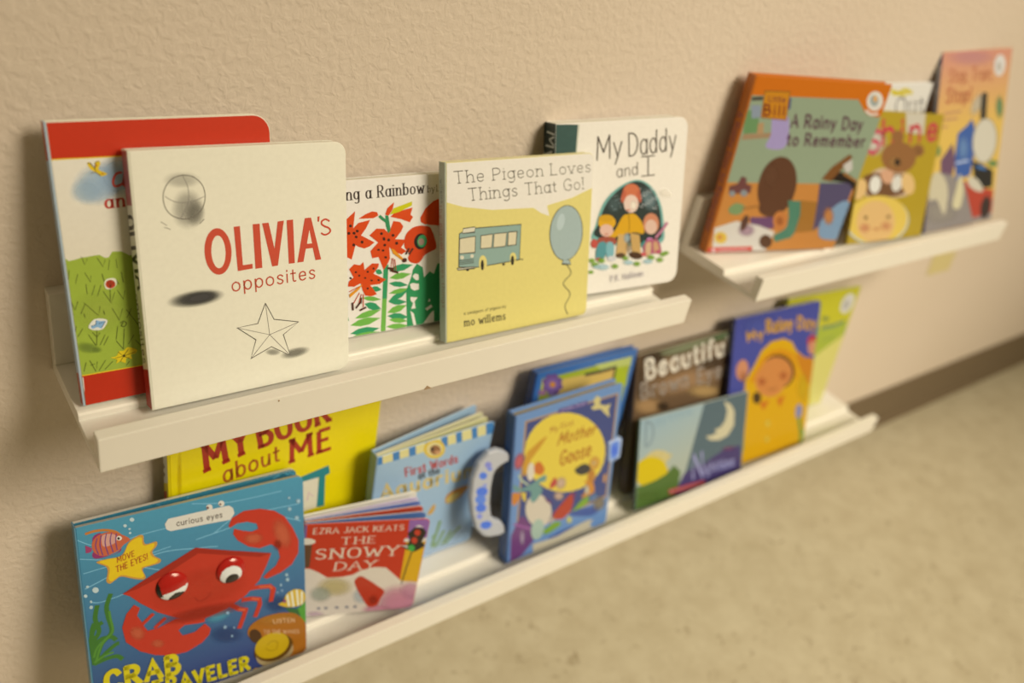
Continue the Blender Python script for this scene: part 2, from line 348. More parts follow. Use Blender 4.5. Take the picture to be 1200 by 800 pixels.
# ------------------------------------------------------------------ books
ART = {
'meadow': [('g','dccdab','cdb98d',[-135,2105,1474,2087,1300,-1233,-515,-620],[269,1798,59,-18]),('s','9fb0ae',0.75,[269,1483,450,1520,287,1344]),('s','9fb0ae',0.6,[383,1526,531,1515,367,1384]),('s','a6b5ae',0.5,[180,1439,287,1430,170,1350]),('p','b92a0c',0,[-118,1921,1771,1958,1759,1640,396,1648,-12,1652,-155,1651]),('l','d8b020',8,0,[-17,1649,396,1646,1450,1639]),('p','d2ac18',1,[203,1613,215,1619,242,1585,248,1617,271,1626,280,1607,265,1573,300,1551,313,1539,274,1529,248,1554,217,1576]),('l','4a3a10',4,0,[203,1613,219,1617,242,1582,247,1555,274,1532]),('l','4a3a10',4,0,[244,1585,251,1619,273,1623]),('l','5a3a20',4,0,[217,1551,241,1556]),('e','b06018',[253,1597,259,1596,252,1590]),('e','b06018',[285,1544,292,1543,285,1539]),('l','b5351c',14,1,[399,1544,366,1538,343,1497,345,1464,366,1460,402,1479,416,1537,402,1473,410,1457]),('t','and',[277,1324,468,1329,279,1405],'b03020',0.2,1,0.55),('p','93a032',0,[-10,1042,24,1009,58,1013,97,1021,133,1022,170,1025,207,1026,239,1002,261,1002,287,1037,344,1032,389,999,454,1002,555,975,690,986,1112,962,1028,-287,-67,-11,-24,836]),('s','a9b040',0.5,[172,638,361,605,153,470]),('s','6d7a30',0.55,[64,408,142,379,54,367]),('s','6d7a30',0.4,[118,382,155,375,115,357]),('l','45481a',4,0,[98,1028,113,972,132,1010]),('l','45481a',4,0,[190,1009,220,944,237,989]),('l','45481a',4,0,[264,985,249,919]),('l','45481a',4,0,[304,983,305,925]),('l','45481a',4,0,[106,919,133,853,140,896]),('l','45481a',4,0,[44,856,64,918]),('l','45481a',4,0,[17,951,4,886]),('l','45481a',4,0,[104,844,104,775]),('l','45481a',4,0,[131,764,157,829]),('l','45481a',4,0,[163,752,193,823]),('l','45481a',4,0,[201,780,242,694,272,762]),('l','45481a',4,0,[289,774,320,705,336,766]),('l','45481a',4,0,[77,721,155,619,172,680]),('l','45481a',4,0,[-11,672,8,649]),('l','45481a',4,0,[19,681,43,736]),('l','45481a',4,0,[50,648,81,709]),('l','45481a',4,0,[244,654,279,565,308,643]),('l','45481a',4,0,[331,632,402,499]),('l','45481a',4,0,[329,574,364,633]),('l','45481a',4,0,[-5,500,13,570]),('l','45481a',4,0,[14,496,50,549]),('l','45481a',4,0,[79,498,115,416]),('l','45481a',4,0,[141,414,180,479]),('l','45481a',4,0,[165,409,198,464]),('l','45481a',4,0,[244,423,282,357]),('l','45481a',4,0,[303,499,283,359]),('l','45481a',4,0,[245,434,264,524]),('l','45481a',4,0,[134,524,120,418]),('l','45481a',4,0,[105,510,128,472,149,499]),('l','45481a',4,0,[318,386,360,445]),('l','45481a',4,0,[367,406,408,343]),('l','45481a',4,0,[65,319,94,234,111,301]),('l','45481a',4,0,[66,284,94,287]),('l','45481a',4,0,[114,235,162,300]),('l','45481a',4,0,[152,236,207,283]),('l','45481a',4,0,[22,249,41,307]),('l','45481a',4,0,[245,788,239,714]),('l','45481a',4,0,[1,750,14,693]),('l','45481a',4,0,[303,814,290,844]),('l','45481a',4,0,[208,897,215,848]),('l','45481a',4,0,[327,894,332,823]),('l','45481a',4,0,[289,236,312,261]),('l','45481a',4,0,[73,620,69,648]),('l','45481a',4,0,[193,620,189,649]),('p','d8cca4',1,[213,827,232,859,279,859,292,829,273,797,227,790]),('e','ad3a1c',[251,822,281,817,248,793]),('l','5a2010',4,0,[236,845,247,801,272,835]),('l','5a2010',4,0,[254,849,249,794]),('p','d6ccb0',1,[86,557,130,600,201,583,189,542,159,519,104,529]),('p','7fa0b4',1,[101,558,126,561,136,590,156,581,193,574,175,552,160,529,139,541,108,536]),('l','34465a',4,0,[103,554,132,562,135,587]),('l','34465a',4,0,[149,564,190,572,163,531]),('l','3a3a14',5,1,[283,544,303,554,321,537,306,516,287,525,302,546]),('p','d4b41a',1,[197,312,232,315,255,347,281,345,312,365,366,337,357,312,327,306,329,275,295,287,285,255,254,273,227,264,233,290]),('l','5a4810',4,0,[224,302,277,306,248,341]),('l','5a4810',4,0,[277,306,314,350]),('l','5a4810',4,0,[277,306,358,323]),('l','5a4810',4,0,[277,306,314,283]),('l','5a4810',4,0,[277,306,253,270]),('e','3a3010',[281,308,289,306,280,299]),('p','ad260c',0,[-100,224,5,222,407,215,1215,198,1163,-669,-164,-289]),('l','d8b020',7,0,[1,222,407,215,1061,203]),('l','d8c8a8',6,0,[9,208,6,120,-13,20,0,-1])],
'meadow:spine': [('p','9aa4a0',0,[925,1507,-1136,1831,1631,-3912,10540,-10949]),('p','a8330f',0,[605,1922,-1278,2125,-1134,1827,937,1491]),('p','a02a10',0,[1002,-111,-988,595,-735,-5,1598,-1058])],
'olivia': [('s','cbb88e',0.7,[700,-152,1606,-221,708,-236]),('s','8a8068',0.55,[336,1369,450,1360,325,1225]),('s','6f6650',0.5,[382,1341,454,1335,375,1244]),('s','8a8068',0.35,[315,1561,445,1553,311,1503]),('l','6b604c',6,1,[318,1594,387,1578,443,1520,456,1438,425,1356,355,1310,278,1312,211,1356,183,1436,199,1517,252,1575,318,1594]),('l','7b705c',4,1,[197,1464,258,1424,351,1414,450,1444]),('l','7b705c',4,1,[318,1594,347,1512,342,1417,284,1311]),('l','6b604c',4,0,[155,1302,193,1274]),('l','6b604c',4,0,[175,1264,214,1246]),('l','6b604c',5,0,[439,1293,407,1266]),('s','4f4a3c',1.0,[347,753,553,755,352,689]),('s','47423a',0.9,[370,755,512,760,375,711]),('s','6f6650',0.7,[1056,218,1185,225,1065,174]),('s','6f6650',0.55,[756,403,814,343,737,384]),('s','6f6650',0.5,[880,257,947,244,879,227]),('p','dfd0a8',0,[839,642,899,509,1092,456,966,378,1014,206,869,302,708,240,754,377,620,492,774,498]),('l','4f4838',6,0,[839,642,899,509,1092,456,966,378,1014,206,869,302,708,240,754,377,620,492,774,498,839,642]),('l','7b705c',5,0,[839,642,860,397,1014,206]),('l','7b705c',5,0,[1092,456,860,397,708,240]),('l','7b705c',4,0,[620,492,860,397]),('e','c0472c',[519,1061,613,1055,517,898]),('e','e0d0a8',[521,1058,570,1054,519,944]),('p','c0472c',0,[638,1222,682,1222,688,944,758,945,758,911,649,906]),('p','c0472c',0,[774,1226,825,1225,829,907,778,906]),('p','c0472c',0,[843,1226,891,1226,927,1034,959,1228,1006,1230,947,908,903,907]),('p','c0472c',0,[1027,1230,1076,1231,1078,910,1031,911]),('p','c0472c',0,[1167,1232,1216,1232,1288,912,1242,911,1223,1006,1168,1006,1146,911,1098,911]),('p','e0d0a8',0,[1178,1042,1218,1041,1200,1142]),('p','c0472c',0,[1268,1234,1285,1235,1279,1196,1268,1197]),('l','c0472c',13,1,[1361,1193,1332,1209,1303,1198,1300,1176,1324,1157,1355,1142,1369,1120,1354,1101,1322,1094,1296,1108]),('t','opposites',[599,765,1238,776,597,863],'b8482c',0.1,0,1.0),('l','4a4030',5,0,[391,1782,534,1784,687,1781])],
'olivia:spine': [('p','a85a50',0,[390,1709,-867,1879,-790,1547,524,1338]),('p','a83222',0,[449,172,-538,462,-399,-134,692,-599]),('t','OLIVIA',[168,1317,60,858,13,1357],'2a2620',0.16,0,1.0),('t','opposites',[141,796,102,318,62,823],'5a5040',0.12,0,1.0)],
'rainbow': [('t','ng a Rainbow',[467,1130,1154,1133,465,1223],'3a2c24',0.16,1.6,0.35),('t','Planti',[86,1129,458,1129,86,1219],'3a2c24',0.15,1,0.4),('t','by',[1186,1136,1253,1136,1184,1188],'3a2c24',0.11,1,0.5),('t','Lois Ehlert',[1272,1136,1570,1136,1269,1191],'3a2c24',0.11,1,0.5),('p','2e8850',0,[699,538,710,511,728,499,764,505,747,537,726,545]),('p','2e8850',0,[649,394,677,366,708,356,753,368,714,401,683,406]),('p','2e8850',0,[594,271,629,225,674,201,745,203,695,259,648,277]),('p','2e8850',0,[459,34,543,7,624,4,728,37,613,68,534,64]),('p','2e8850',0,[410,197,412,173,424,157,453,146,448,176,434,190]),('p','6ca43c',0,[573,324,623,294,675,280,747,284,679,319,626,329]),('p','6ca43c',0,[505,159,583,147,656,155,745,197,640,208,569,194]),('p','6ca43c',0,[463,105,550,83,633,86,737,126,619,149,538,140]),('p','6ca43c',0,[483,8,557,-8,631,-10,727,7,626,24,553,23]),('p','2e8850',0,[820,522,893,502,962,505,1046,542,948,563,881,554]),('p','2e8850',0,[818,413,869,380,923,365,999,371,929,411,874,421]),('p','2e8850',0,[809,254,878,256,938,277,1002,331,911,323,855,298]),('p','2e8850',0,[815,251,865,222,916,212,985,227,916,261,866,266]),('p','2e8850',0,[801,132,858,92,918,76,1001,88,922,136,862,146]),('p','6ca43c',0,[825,456,890,435,951,436,1028,467,940,489,880,483]),('p','6ca43c',0,[816,325,878,312,937,315,1011,341,927,355,870,348]),('p','6ca43c',0,[801,160,866,146,922,154,985,199,900,212,846,198]),('p','6ca43c',0,[812,97,864,65,918,50,993,55,922,93,867,103]),('p','6ca43c',0,[787,39,852,9,916,-1,1002,13,914,47,850,53]),('p','318a4e',0,[774,571,819,573,799,284,757,290]),('p','6ca43c',0,[757,290,797,284,779,-2,736,8]),('p','2c8448',0,[983,-1,979,329,1027,434,1046,503,1083,546,1138,508,1150,417,1206,465,1245,435,1280,523,1343,526,1601,516,1611,-49,1243,-11,1002,-4]),('p','e0d0b0',0,[1015,378,1045,384,1100,368,1100,320,1057,315,1026,336]),('p','e0d0b0',0,[1041,445,1064,464,1097,452,1100,404,1076,403,1048,429]),('p','e0d0b0',0,[1020,265,1088,251,1058,218,1068,157,1025,158,1044,209,1019,233]),('p','e0d0b0',0,[1161,140,1218,168,1233,145,1177,117]),('p','e0d0b0',0,[1188,198,1203,225,1213,197]),('p','e0d0b0',0,[1018,142,1049,114,1073,7,1044,9]),('p','e0d0b0',0,[1142,9,1218,96,1246,110,1248,2]),('p','cf420e',0,[417,952,468,988,536,1039,515,905,562,944,664,958,625,893,581,842,697,772,653,744,607,732,556,752,531,769,494,655,436,690]),('p','cf420e',0,[654,834,717,882,785,873,827,834,870,929,930,915,959,876,939,836,883,778,985,763,937,701,988,666,940,643,858,681,828,720,834,623,816,587,774,534,730,647,673,643,659,705,729,767]),('p','cf420e',0,[563,977,628,1009,684,1025,726,1014,736,987,692,969]),('p','2f8048',0,[735,977,754,990,800,949,796,982,825,977,838,889,842,853,822,831,802,892,797,923,758,953]),('p','cf420e',0,[797,989,817,1038,879,1082,864,1026,825,975]),('p','cf420e',0,[844,965,883,998,1046,1023,1026,967,1050,945,1018,904,940,938]),('p','c4b80c',0,[836,983,874,1033,1041,1074,1041,1041,921,998]),('p','cf420e',0,[1382,1073,1284,1072,1239,1058,1168,1007,1117,932,1122,895,1157,874,1285,850,1384,833]),('p','c83c0e',1,[977,796,1037,851,1117,866,1198,849,1226,813,1249,756,1268,662,1206,632,1157,610,1120,566,1083,548,1023,567,999,603,1011,645,968,704]),('e','251c14',[1118,732,1178,716,1105,667]),('e','3f9050',[1133,734,1177,722,1122,683]),('e','9a7a62',[1125,729,1153,725,1124,700]),('p','cf420e',0,[469,579,514,615,564,599,595,623,602,556,672,601,731,593,728,567,681,514,792,450,736,419,650,421,709,336,655,326,602,341,580,388,565,449,508,428,453,438,463,479,505,506]),('e','3a1c10',[526,547,536,546,525,539]),('e','3a1c10',[554,515,564,514,553,506]),('e','3a1c10',[606,488,616,487,606,480]),('e','3a1c10',[630,537,640,535,630,528]),('e','3a1c10',[662,460,673,459,662,452]),('e','3a1c10',[725,454,736,452,725,445]),('e','3a1c10',[626,397,636,396,626,388]),('e','3a1c10',[682,557,692,555,682,548]),('e','3a1c10',[479,504,489,502,479,495]),('e','3a1c10',[731,707,743,706,731,698]),('e','3a1c10',[771,697,783,696,771,688]),('e','3a1c10',[793,637,805,635,793,627]),('e','3a1c10',[896,739,908,738,896,730]),('e','3a1c10',[823,780,834,778,822,770]),('e','3a1c10',[782,786,794,785,782,777]),('e','3a1c10',[493,927,505,925,492,916]),('e','3a1c10',[521,866,533,864,521,855]),('e','3a1c10',[549,880,561,879,549,869]),('e','3a1c10',[538,834,550,832,538,823]),('e','3a1c10',[588,787,600,785,587,775]),('e','3a1c10',[515,772,527,770,515,760]),('e','3a1c10',[477,870,489,869,477,859]),('e','3a1c10',[760,837,772,836,760,826]),('e','3a1c10',[781,794,793,793,781,782]),('e','3a1c10',[863,812,876,811,863,801]),('e','3a1c10',[823,778,835,776,823,766]),('e','3a1c10',[895,743,908,742,895,731]),('e','3a1c10',[787,740,799,739,786,729]),('p','d8881c',0,[844,706,870,694,954,608,939,597,860,661]),('e','4a2416',[965,591,986,599,975,574]),('l','b83a18',6,0,[851,621,839,538]),('l','b83a18',6,0,[862,620,865,524]),('l','b83a18',6,0,[876,609,885,517]),('l','b83a18',6,0,[1030,681,1005,646]),('l','4a2416',17,0,[809,545,861,531]),('l','4a2416',17,0,[838,520,902,495]),('l','4a2416',17,0,[981,643,1006,684]),('l','4a2416',17,0,[1011,639,1042,679]),('p','d8881c',0,[582,441,552,402,466,342,461,371,530,410]),('l','c03a14',7,0,[551,370,498,291]),('l','c03a14',7,0,[568,357,537,264]),('l','c03a14',7,0,[585,354,582,246]),('l','c03a14',7,0,[553,424,464,394]),('l','4a2416',16,0,[487,295,490,236]),('l','4a2416',16,0,[519,249,560,293]),('l','4a2416',16,0,[552,223,604,239]),('l','4a2416',16,0,[564,325,560,282])],
'pigeon': [('p','e7d7b6',0,[-184,1260,3,1199,170,1147,459,1098,762,1084,903,1077,993,1023,1087,988,1056,1084,1342,1129,1621,1211,1920,1387,1869,2023,-177,1833]),('t','The Pigeon Loves',[79,1344,1558,1349,68,1441],'4a4232',0.075,1,1.0),('t','Things That Go!',[221,1194,1483,1200,209,1294],'4a4232',0.075,1,1.0),('p','8c9f86',0,[127,928,158,940,289,960,772,945,763,632,401,623,279,623,122,649]),('l','3c3a2c',7,0,[127,928,158,940,289,960,772,945,763,632,401,623,279,623,122,649,127,928]),('p','d8c9a0',0,[167,969,287,971,282,927,158,928]),('l','3c3a2c',7,0,[167,969,287,971,282,927,158,928,167,969]),('p','d6c392',0,[131,888,290,892,287,753,127,760]),('l','3c3a2c',7,0,[131,888,290,892,287,753,127,760,131,888]),('p','d6c392',0,[346,890,470,892,460,774,343,778]),('l','3c3a2c',7,0,[346,890,470,892,460,774,343,778,346,890]),('p','d6c392',0,[483,892,618,889,607,770,476,772]),('l','3c3a2c',7,0,[483,892,618,889,607,770,476,772,483,892]),('p','d6c392',0,[634,891,730,887,721,770,627,771]),('l','3c3a2c',8,0,[634,891,730,887,721,770,627,771,634,891]),('e','dcc56a',[369,649,411,644,370,579]),('e','2a261c',[363,634,380,632,364,588]),('e','dcc56a',[692,657,728,653,694,608]),('e','2a261c',[685,635,703,633,686,592]),('p','d2c39c',0,[104,639,279,632,285,617,115,622]),('l','3c3a2c',7,0,[104,639,279,632,285,617,115,622,104,639]),('e','d8c9a0',[155,726,175,723,155,709]),('e','d8c9a0',[256,726,274,724,256,710]),('l','3c3a2c',6,0,[131,701,273,699]),('l','3c3a2c',6,0,[131,685,273,683]),('l','3c3a2c',6,0,[131,670,273,668]),('e','2a261c',[210,613,225,611,210,602]),('e','2a261c',[589,612,605,610,589,602]),('l','3c3a2c',7,0,[713,635,757,633,803,634,793,624]),('t','mo willems',[179,121,621,110,176,186],'5a5030',0.15,1,1.0),('t','a smidgeon of pigeon by',[174,222,623,217,173,250],'6a6038',0.12,0,1.0),('e','4a4838',[1294,813,1493,782,1283,559]),('e','a1ab97',[1294,813,1485,783,1284,565]),('p','a1ab97',0,[1269,568,1344,555,1365,514,1255,531]),('l','4a4838',9,0,[1269,568,1255,531,1365,514,1344,555]),('l','4a4838',8,1,[1309,521,1369,430,1280,344,1369,233,1312,126,1348,38]),('e','b4bca8',[1222,922,1265,910,1204,848])],
'pigeon:spine': [('p','a9a884',0,[280,2096,-91,2111,-82,-745,342,-899]),('t','the pigeon loves things',[89,1166,45,306,44,1172],'9a6a50',0.12,0,1.0),('t','willems',[73,1375,63,1184,35,1380],'6a6a58',0.14,0,1.0)],
'daddy': [('p','2f4a3e',0,[-99,1634,229,1618,214,1361,-86,-89,-269,1684]),('l','b9b490',12,0,[240,1616,220,1360,146,-51]),('e','50705e',[61,1607,63,1607,61,1605]),('e','50705e',[117,1539,120,1539,117,1537]),('e','50705e',[174,1469,177,1469,174,1467]),('e','50705e',[84,1408,86,1408,84,1406]),('e','50705e',[133,1545,136,1545,133,1543]),('e','50705e',[190,1476,193,1476,191,1474]),('e','50705e',[100,1415,102,1414,100,1413]),('e','50705e',[149,1552,152,1552,149,1550]),('e','50705e',[207,1483,209,1483,207,1481]),('e','50705e',[116,1421,118,1421,116,1419]),('e','50705e',[165,1559,168,1559,165,1557]),('e','50705e',[75,1498,77,1497,75,1496]),('e','50705e',[132,1428,134,1428,132,1426]),('e','50705e',[181,1565,183,1565,181,1563]),('e','50705e',[91,1504,93,1504,91,1502]),('e','50705e',[148,1434,150,1434,148,1432]),('e','50705e',[197,1572,200,1572,197,1570]),('e','50705e',[107,1511,109,1511,107,1509]),('e','50705e',[164,1441,166,1441,164,1439]),('e','50705e',[66,1586,68,1586,66,1584]),('e','50705e',[122,1517,125,1517,123,1515]),('e','50705e',[180,1448,182,1448,180,1446]),('e','50705e',[82,1593,84,1593,82,1591]),('e','50705e',[138,1524,141,1524,138,1522]),('e','50705e',[196,1454,198,1454,196,1452]),('e','50705e',[98,1599,100,1599,98,1597]),('e','50705e',[154,1531,157,1531,154,1529]),('e','50705e',[212,1461,214,1461,212,1459]),('e','50705e',[121,1399,123,1399,121,1397]),('e','50705e',[170,1537,173,1537,170,1535]),('e','50705e',[80,1476,82,1476,80,1474]),('e','50705e',[137,1406,139,1406,137,1404]),('e','50705e',[186,1544,189,1544,186,1542]),('e','50705e',[96,1483,98,1482,96,1481]),('e','50705e',[153,1413,155,1413,153,1411]),('e','50705e',[202,1551,205,1551,202,1549]),('e','50705e',[112,1489,114,1489,112,1487]),('e','50705e',[169,1419,171,1419,169,1417]),('e','50705e',[71,1565,73,1565,71,1563]),('e','50705e',[128,1496,130,1496,128,1494]),('t','My',[436,1286,715,1306,428,1498],'4a3c30',0.06,0,1.0),('t','Daddy',[789,1301,1334,1329,772,1511],'4a3c30',0.06,0,1.0),('t','and',[670,1111,910,1123,660,1228],'4a3c30',0.065,0,1.0),('t','I',[975,1104,1079,1105,962,1287],'4a3c30',0.065,1,1.0),('p','6f9c86',1,[442,525,458,678,536,884,690,1015,894,1074,1066,1001,1193,827,1249,615,1236,422,846,433]),('p','2a332b',1,[463,569,488,690,564,867,709,999,895,1059,1048,988,1167,821,1220,618,1204,458,843,465]),('s','6a7a70',0.8,[1057,870,1153,891,1123,739]),('s','54645a',0.6,[654,859,745,851,659,766]),('e','c8c4b0',[946,987,950,989,951,981]),('e','c8c4b0',[1006,910,1010,912,1010,904]),('e','c8c4b0',[1066,832,1070,833,1071,825]),('e','c8c4b0',[1111,957,1115,959,1115,951]),('e','c8c4b0',[964,897,968,898,969,890]),('e','c8c4b0',[1024,818,1028,820,1029,812]),('e','c8c4b0',[1069,943,1072,945,1073,937]),('e','c8c4b0',[1129,865,1133,867,1134,859]),('e','c8c4b0',[982,805,986,806,987,798]),('e','c8c4b0',[1027,930,1031,932,1031,924]),('e','c8c4b0',[1087,852,1091,853,1092,845]),('e','c8c4b0',[1148,773,1152,774,1153,766]),('e','c8c4b0',[985,916,989,918,990,910]),('e','c8c4b0',[1045,838,1049,840,1050,832]),('e','c8c4b0',[1089,963,1093,965,1094,957]),('e','c8c4b0',[1150,885,1154,887,1155,879]),('e','c8c4b0',[1003,825,1007,826,1008,818]),('e','c8c4b0',[1048,950,1051,951,1052,943]),('e','c8c4b0',[1108,872,1112,873,1113,865]),('e','c8c4b0',[961,811,965,813,966,805]),('e','c8c4b0',[1006,936,1010,938,1010,930]),('e','c8c4b0',[1066,858,1070,860,1071,852]),('e','c8c4b0',[1127,779,1131,781,1132,773]),('e','c8c4b0',[964,923,968,924,969,916]),('e','c8c4b0',[1024,845,1028,846,1028,838]),('e','c8c4b0',[1068,970,1072,971,1073,963]),('e','c8c4b0',[1129,892,1133,893,1134,885]),('e','c8c4b0',[982,831,986,833,986,825]),('e','c8c4b0',[1027,956,1030,958,1031,950]),('e','c8c4b0',[1087,878,1091,880,1092,872]),('e','c8c4b0',[1148,799,1152,801,1153,793]),('e','c8c4b0',[985,943,989,944,989,936]),('e','c8c4b0',[1045,865,1049,866,1049,858]),('e','c8c4b0',[1105,786,1109,787,1110,779]),('e','a8b0a0',[612,969,616,969,612,965]),('e','a8b0a0',[671,899,676,898,672,895]),('e','a8b0a0',[732,827,736,827,732,823]),('e','a8b0a0',[655,937,659,936,655,933]),('e','a8b0a0',[715,866,720,865,715,862]),('e','a8b0a0',[648,806,653,805,648,802]),('e','a8b0a0',[698,904,703,903,698,900]),('e','a8b0a0',[632,844,636,844,632,840]),('e','a8b0a0',[682,942,686,941,682,938]),('e','a8b0a0',[742,871,746,871,742,867]),('e','a8b0a0',[675,811,679,811,675,807]),('e','a8b0a0',[725,909,730,909,725,905]),('e','c4683e',[844,957,944,949,850,871]),('e','d9b696',[847,849,933,842,853,762]),('e','b85a3a',[755,927,780,920,743,868]),('e','b85a3a',[935,911,957,913,953,849]),('s','f0e8d8',0.9,[874,832,923,827,878,775]),('e','c07a5a',[818,789,841,787,819,779]),('p','cf9618',1,[756,734,825,751,889,748,958,691,1005,615,1011,540,902,564,745,552,664,532,600,531,602,562,678,609]),('l','8a6010',8,0,[825,743,840,655,840,577]),('p','c49a58',0,[717,566,829,549,824,339,705,366]),('p','be9450',0,[856,562,966,535,1000,319,900,314]),('s','9aa69a',0.8,[822,515,870,510,826,451]),('s','8a6a3a',0.6,[847,417,888,412,852,336]),('e','4a301c',[937,329,1017,306,931,295]),('e','5a4028',[758,350,814,344,759,324]),('e','d2981c',[582,693,681,684,586,622]),('e','d6a888',[581,616,658,608,585,556]),('e','c8901a',[571,735,655,727,573,700]),('e','c07050',[580,580,601,578,580,572]),('p','9a4a34',1,[483,536,563,559,682,530,686,467,495,472]),('e','b84a3a',[449,501,485,497,451,456]),('p','528880',1,[494,496,584,494,574,352,476,351]),('p','78a49a',1,[593,493,667,477,674,357,601,349]),('e','c9c0ac',[657,330,709,324,659,304]),('e','b85040',[511,341,547,336,512,325]),('e','c07a52',[1095,630,1191,621,1103,524]),('e','d2aa88',[1097,598,1167,591,1103,524]),('e','c07a9a',[1092,467,1131,463,1094,441]),('p','a85560',1,[1032,461,1185,460,1243,340,1196,321,1040,347]),('p','c8a070',1,[1053,434,1110,436,1105,307,1052,321]),('p','c09060',1,[1138,441,1188,428,1215,335,1160,333]),('e','c05a50',[1032,331,1067,327,1034,308]),('e','b04a5a',[1205,336,1240,332,1206,316]),('l','b5707a',31,0,[1164,487,1226,545,1288,618]),('l','3a8070',28,0,[997,416,1028,461]),('s','76962a',0.95,[430,338,477,332,431,309]),('s','76962a',0.95,[468,293,523,287,470,260]),('s','76962a',0.95,[426,224,466,219,427,199]),('s','76962a',0.95,[539,325,594,318,541,291]),('s','76962a',0.95,[699,249,751,243,701,217]),('s','76962a',0.95,[816,316,865,310,818,286]),('s','76962a',0.95,[956,242,1010,236,959,210]),('s','76962a',0.95,[1122,288,1180,281,1124,253]),('s','76962a',0.95,[1231,251,1287,244,1234,218]),('s','76962a',0.95,[1304,313,1348,308,1306,287]),('s','76962a',0.95,[1266,304,1317,298,1268,274]),('s','a4bcae',0.75,[561,258,653,247,563,218]),('s','a4bcae',0.75,[856,267,933,258,859,235]),('s','a4bcae',0.75,[1086,251,1164,242,1088,218]),('s','a4bcae',0.75,[487,267,542,260,489,243]),('t','P.K. Hallinan',[658,94,1043,108,651,158],'b8a894',0.12,0,1.0),('s','f4ecd8',0.6,[1243,917,1336,882,1227,874])],  # near-white soft ovals, on the face and last, paint gloss glare into the print
'daddy:spine': [('p','27332c',0,[915,1655,-627,1807,-931,-2087,841,-3134]),('t','My Daddy and I',[134,1560,330,91,-43,1552],'c4bfa4',0.09,0,1.0)],
'rainy': [('p','919a74',0,[-98,1788,1564,1807,1658,1687,1832,1621,1965,1669,1927,1852,1964,1987,1915,824,-64,836]),('p','c58038',0,[-65,841,1915,824,1902,-57,-36,-40]),('p','6a8a52',0,[-35,1619,139,1652,231,1399,37,1378]),('p','a08058',0,[37,1378,395,1404,448,1351,33,1314]),('p','8a9090',0,[31,1686,157,1691,198,1563,87,1546]),('p','b08a5a',0,[189,1496,262,1512,296,1385,211,1383]),('p','a390ac',1,[361,1582,570,1576,649,1252,389,1241,403,1382]),('p','39466a',0,[464,1787,530,1780,557,1660,502,1666]),('p','4a4438',0,[8,1767,149,1784,164,1743,21,1732]),('p','c88018',0,[154,1840,485,1845,547,1548,204,1563]),('l','8a5a20',12,0,[154,1840,485,1845,547,1548,204,1563,154,1840]),('t','Little',[240,1731,463,1730,227,1792],'7a3430',0.18,0,1.0),('t','Bill',[221,1590,505,1589,194,1698],'7a2a20',0.19,0,1.0),('t','A Rainy Day',[640,1473,1667,1467,605,1611],'5c3440',0.17,0,1.0),('t','to Remember',[661,1270,1793,1273,627,1405],'5c3440',0.17,0,1.0),('p','cc6a10',1,[1464,1846,1560,1727,1665,1652,1800,1630,1886,1674,1875,1806,1844,1884]),('e','ddd0b4',[1712,1799,1835,1792,1743,1691]),('e','9aa090',[1699,1804,1761,1807,1729,1742]),('e','e0a050',[1703,1825,1731,1826,1720,1789]),('l','e0d0b4',25,1,[1630,1691,1719,1652,1821,1661]),('e','5f3b24',[714,793,996,740,742,448]),('s','7a5034',0.5,[579,913,717,914,643,740]),('e','5f3b24',[721,534,899,532,761,425]),('p','4f7c5c',0,[934,628,1124,621,1233,314,1154,160,935,108,878,191,1018,272,1026,410]),('p','6c4660',0,[462,429,797,425,858,284,530,265]),('e','c27636',[917,375,1026,373,964,251]),('e','a05a28',[909,375,960,374,931,319]),('p','d4c6aa',0,[9,305,288,384,622,325,884,243,829,-27,68,18]),('e','d8b040',[134,183,223,181,158,110]),('e','c87a3a',[121,189,152,189,130,162]),('s','b08a8a',0.8,[467,267,608,264,499,175]),('e','5a3a2a',[407,358,458,343,400,262]),('e','5a3a24',[796,121,891,119,829,33]),('p','6e4038',0,[47,797,153,825,174,910,245,897,270,826,352,803,363,717,70,706]),('e','8a8a80',[115,712,155,712,127,677]),('e','8a8a80',[274,717,322,717,289,677]),('p','7c9058',1,[127,538,213,602,350,551,295,464,172,474]),('l','a06a30',27,0,[322,531,519,559]),('p','c43c2a',0,[-42,67,624,64,643,-31,-20,-25]),('e','e0b0a0',[86,26,117,26,95,-1]),('l','dcb0a0',16,0,[151,25,570,25]),('p','a26c28',0,[1117,629,1394,605,1503,241,1187,224,1184,460]),('p','544a5e',0,[1316,840,1845,843,1836,588,1677,515,1590,336,1456,248,1374,634]),('p','7e96a2',1,[1721,597,1888,579,1909,240,1904,122,1636,141,1544,247,1546,397]),('s','c8803c',0.9,[1624,426,1720,425,1682,293]),('p','7a4c22',0,[1321,886,1417,1033,1614,1186,1675,1154,1554,978,1478,858]),('p','251c16',0,[1473,870,1554,978,1668,962,1869,872,1873,750,1761,837]),('p','c8bca4',0,[1569,1057,1674,1131,1734,1008,1671,956]),('l','a06a30',27,0,[1628,956,1867,860])],
'rainy:spine': [('p','b4601a',0,[2188,2079,-969,2749,-2345,-22,459,-1750]),('t','A Rainy Day to Remember',[114,1589,108,226,27,1597],'6a3848',0.12,0,1.0)],
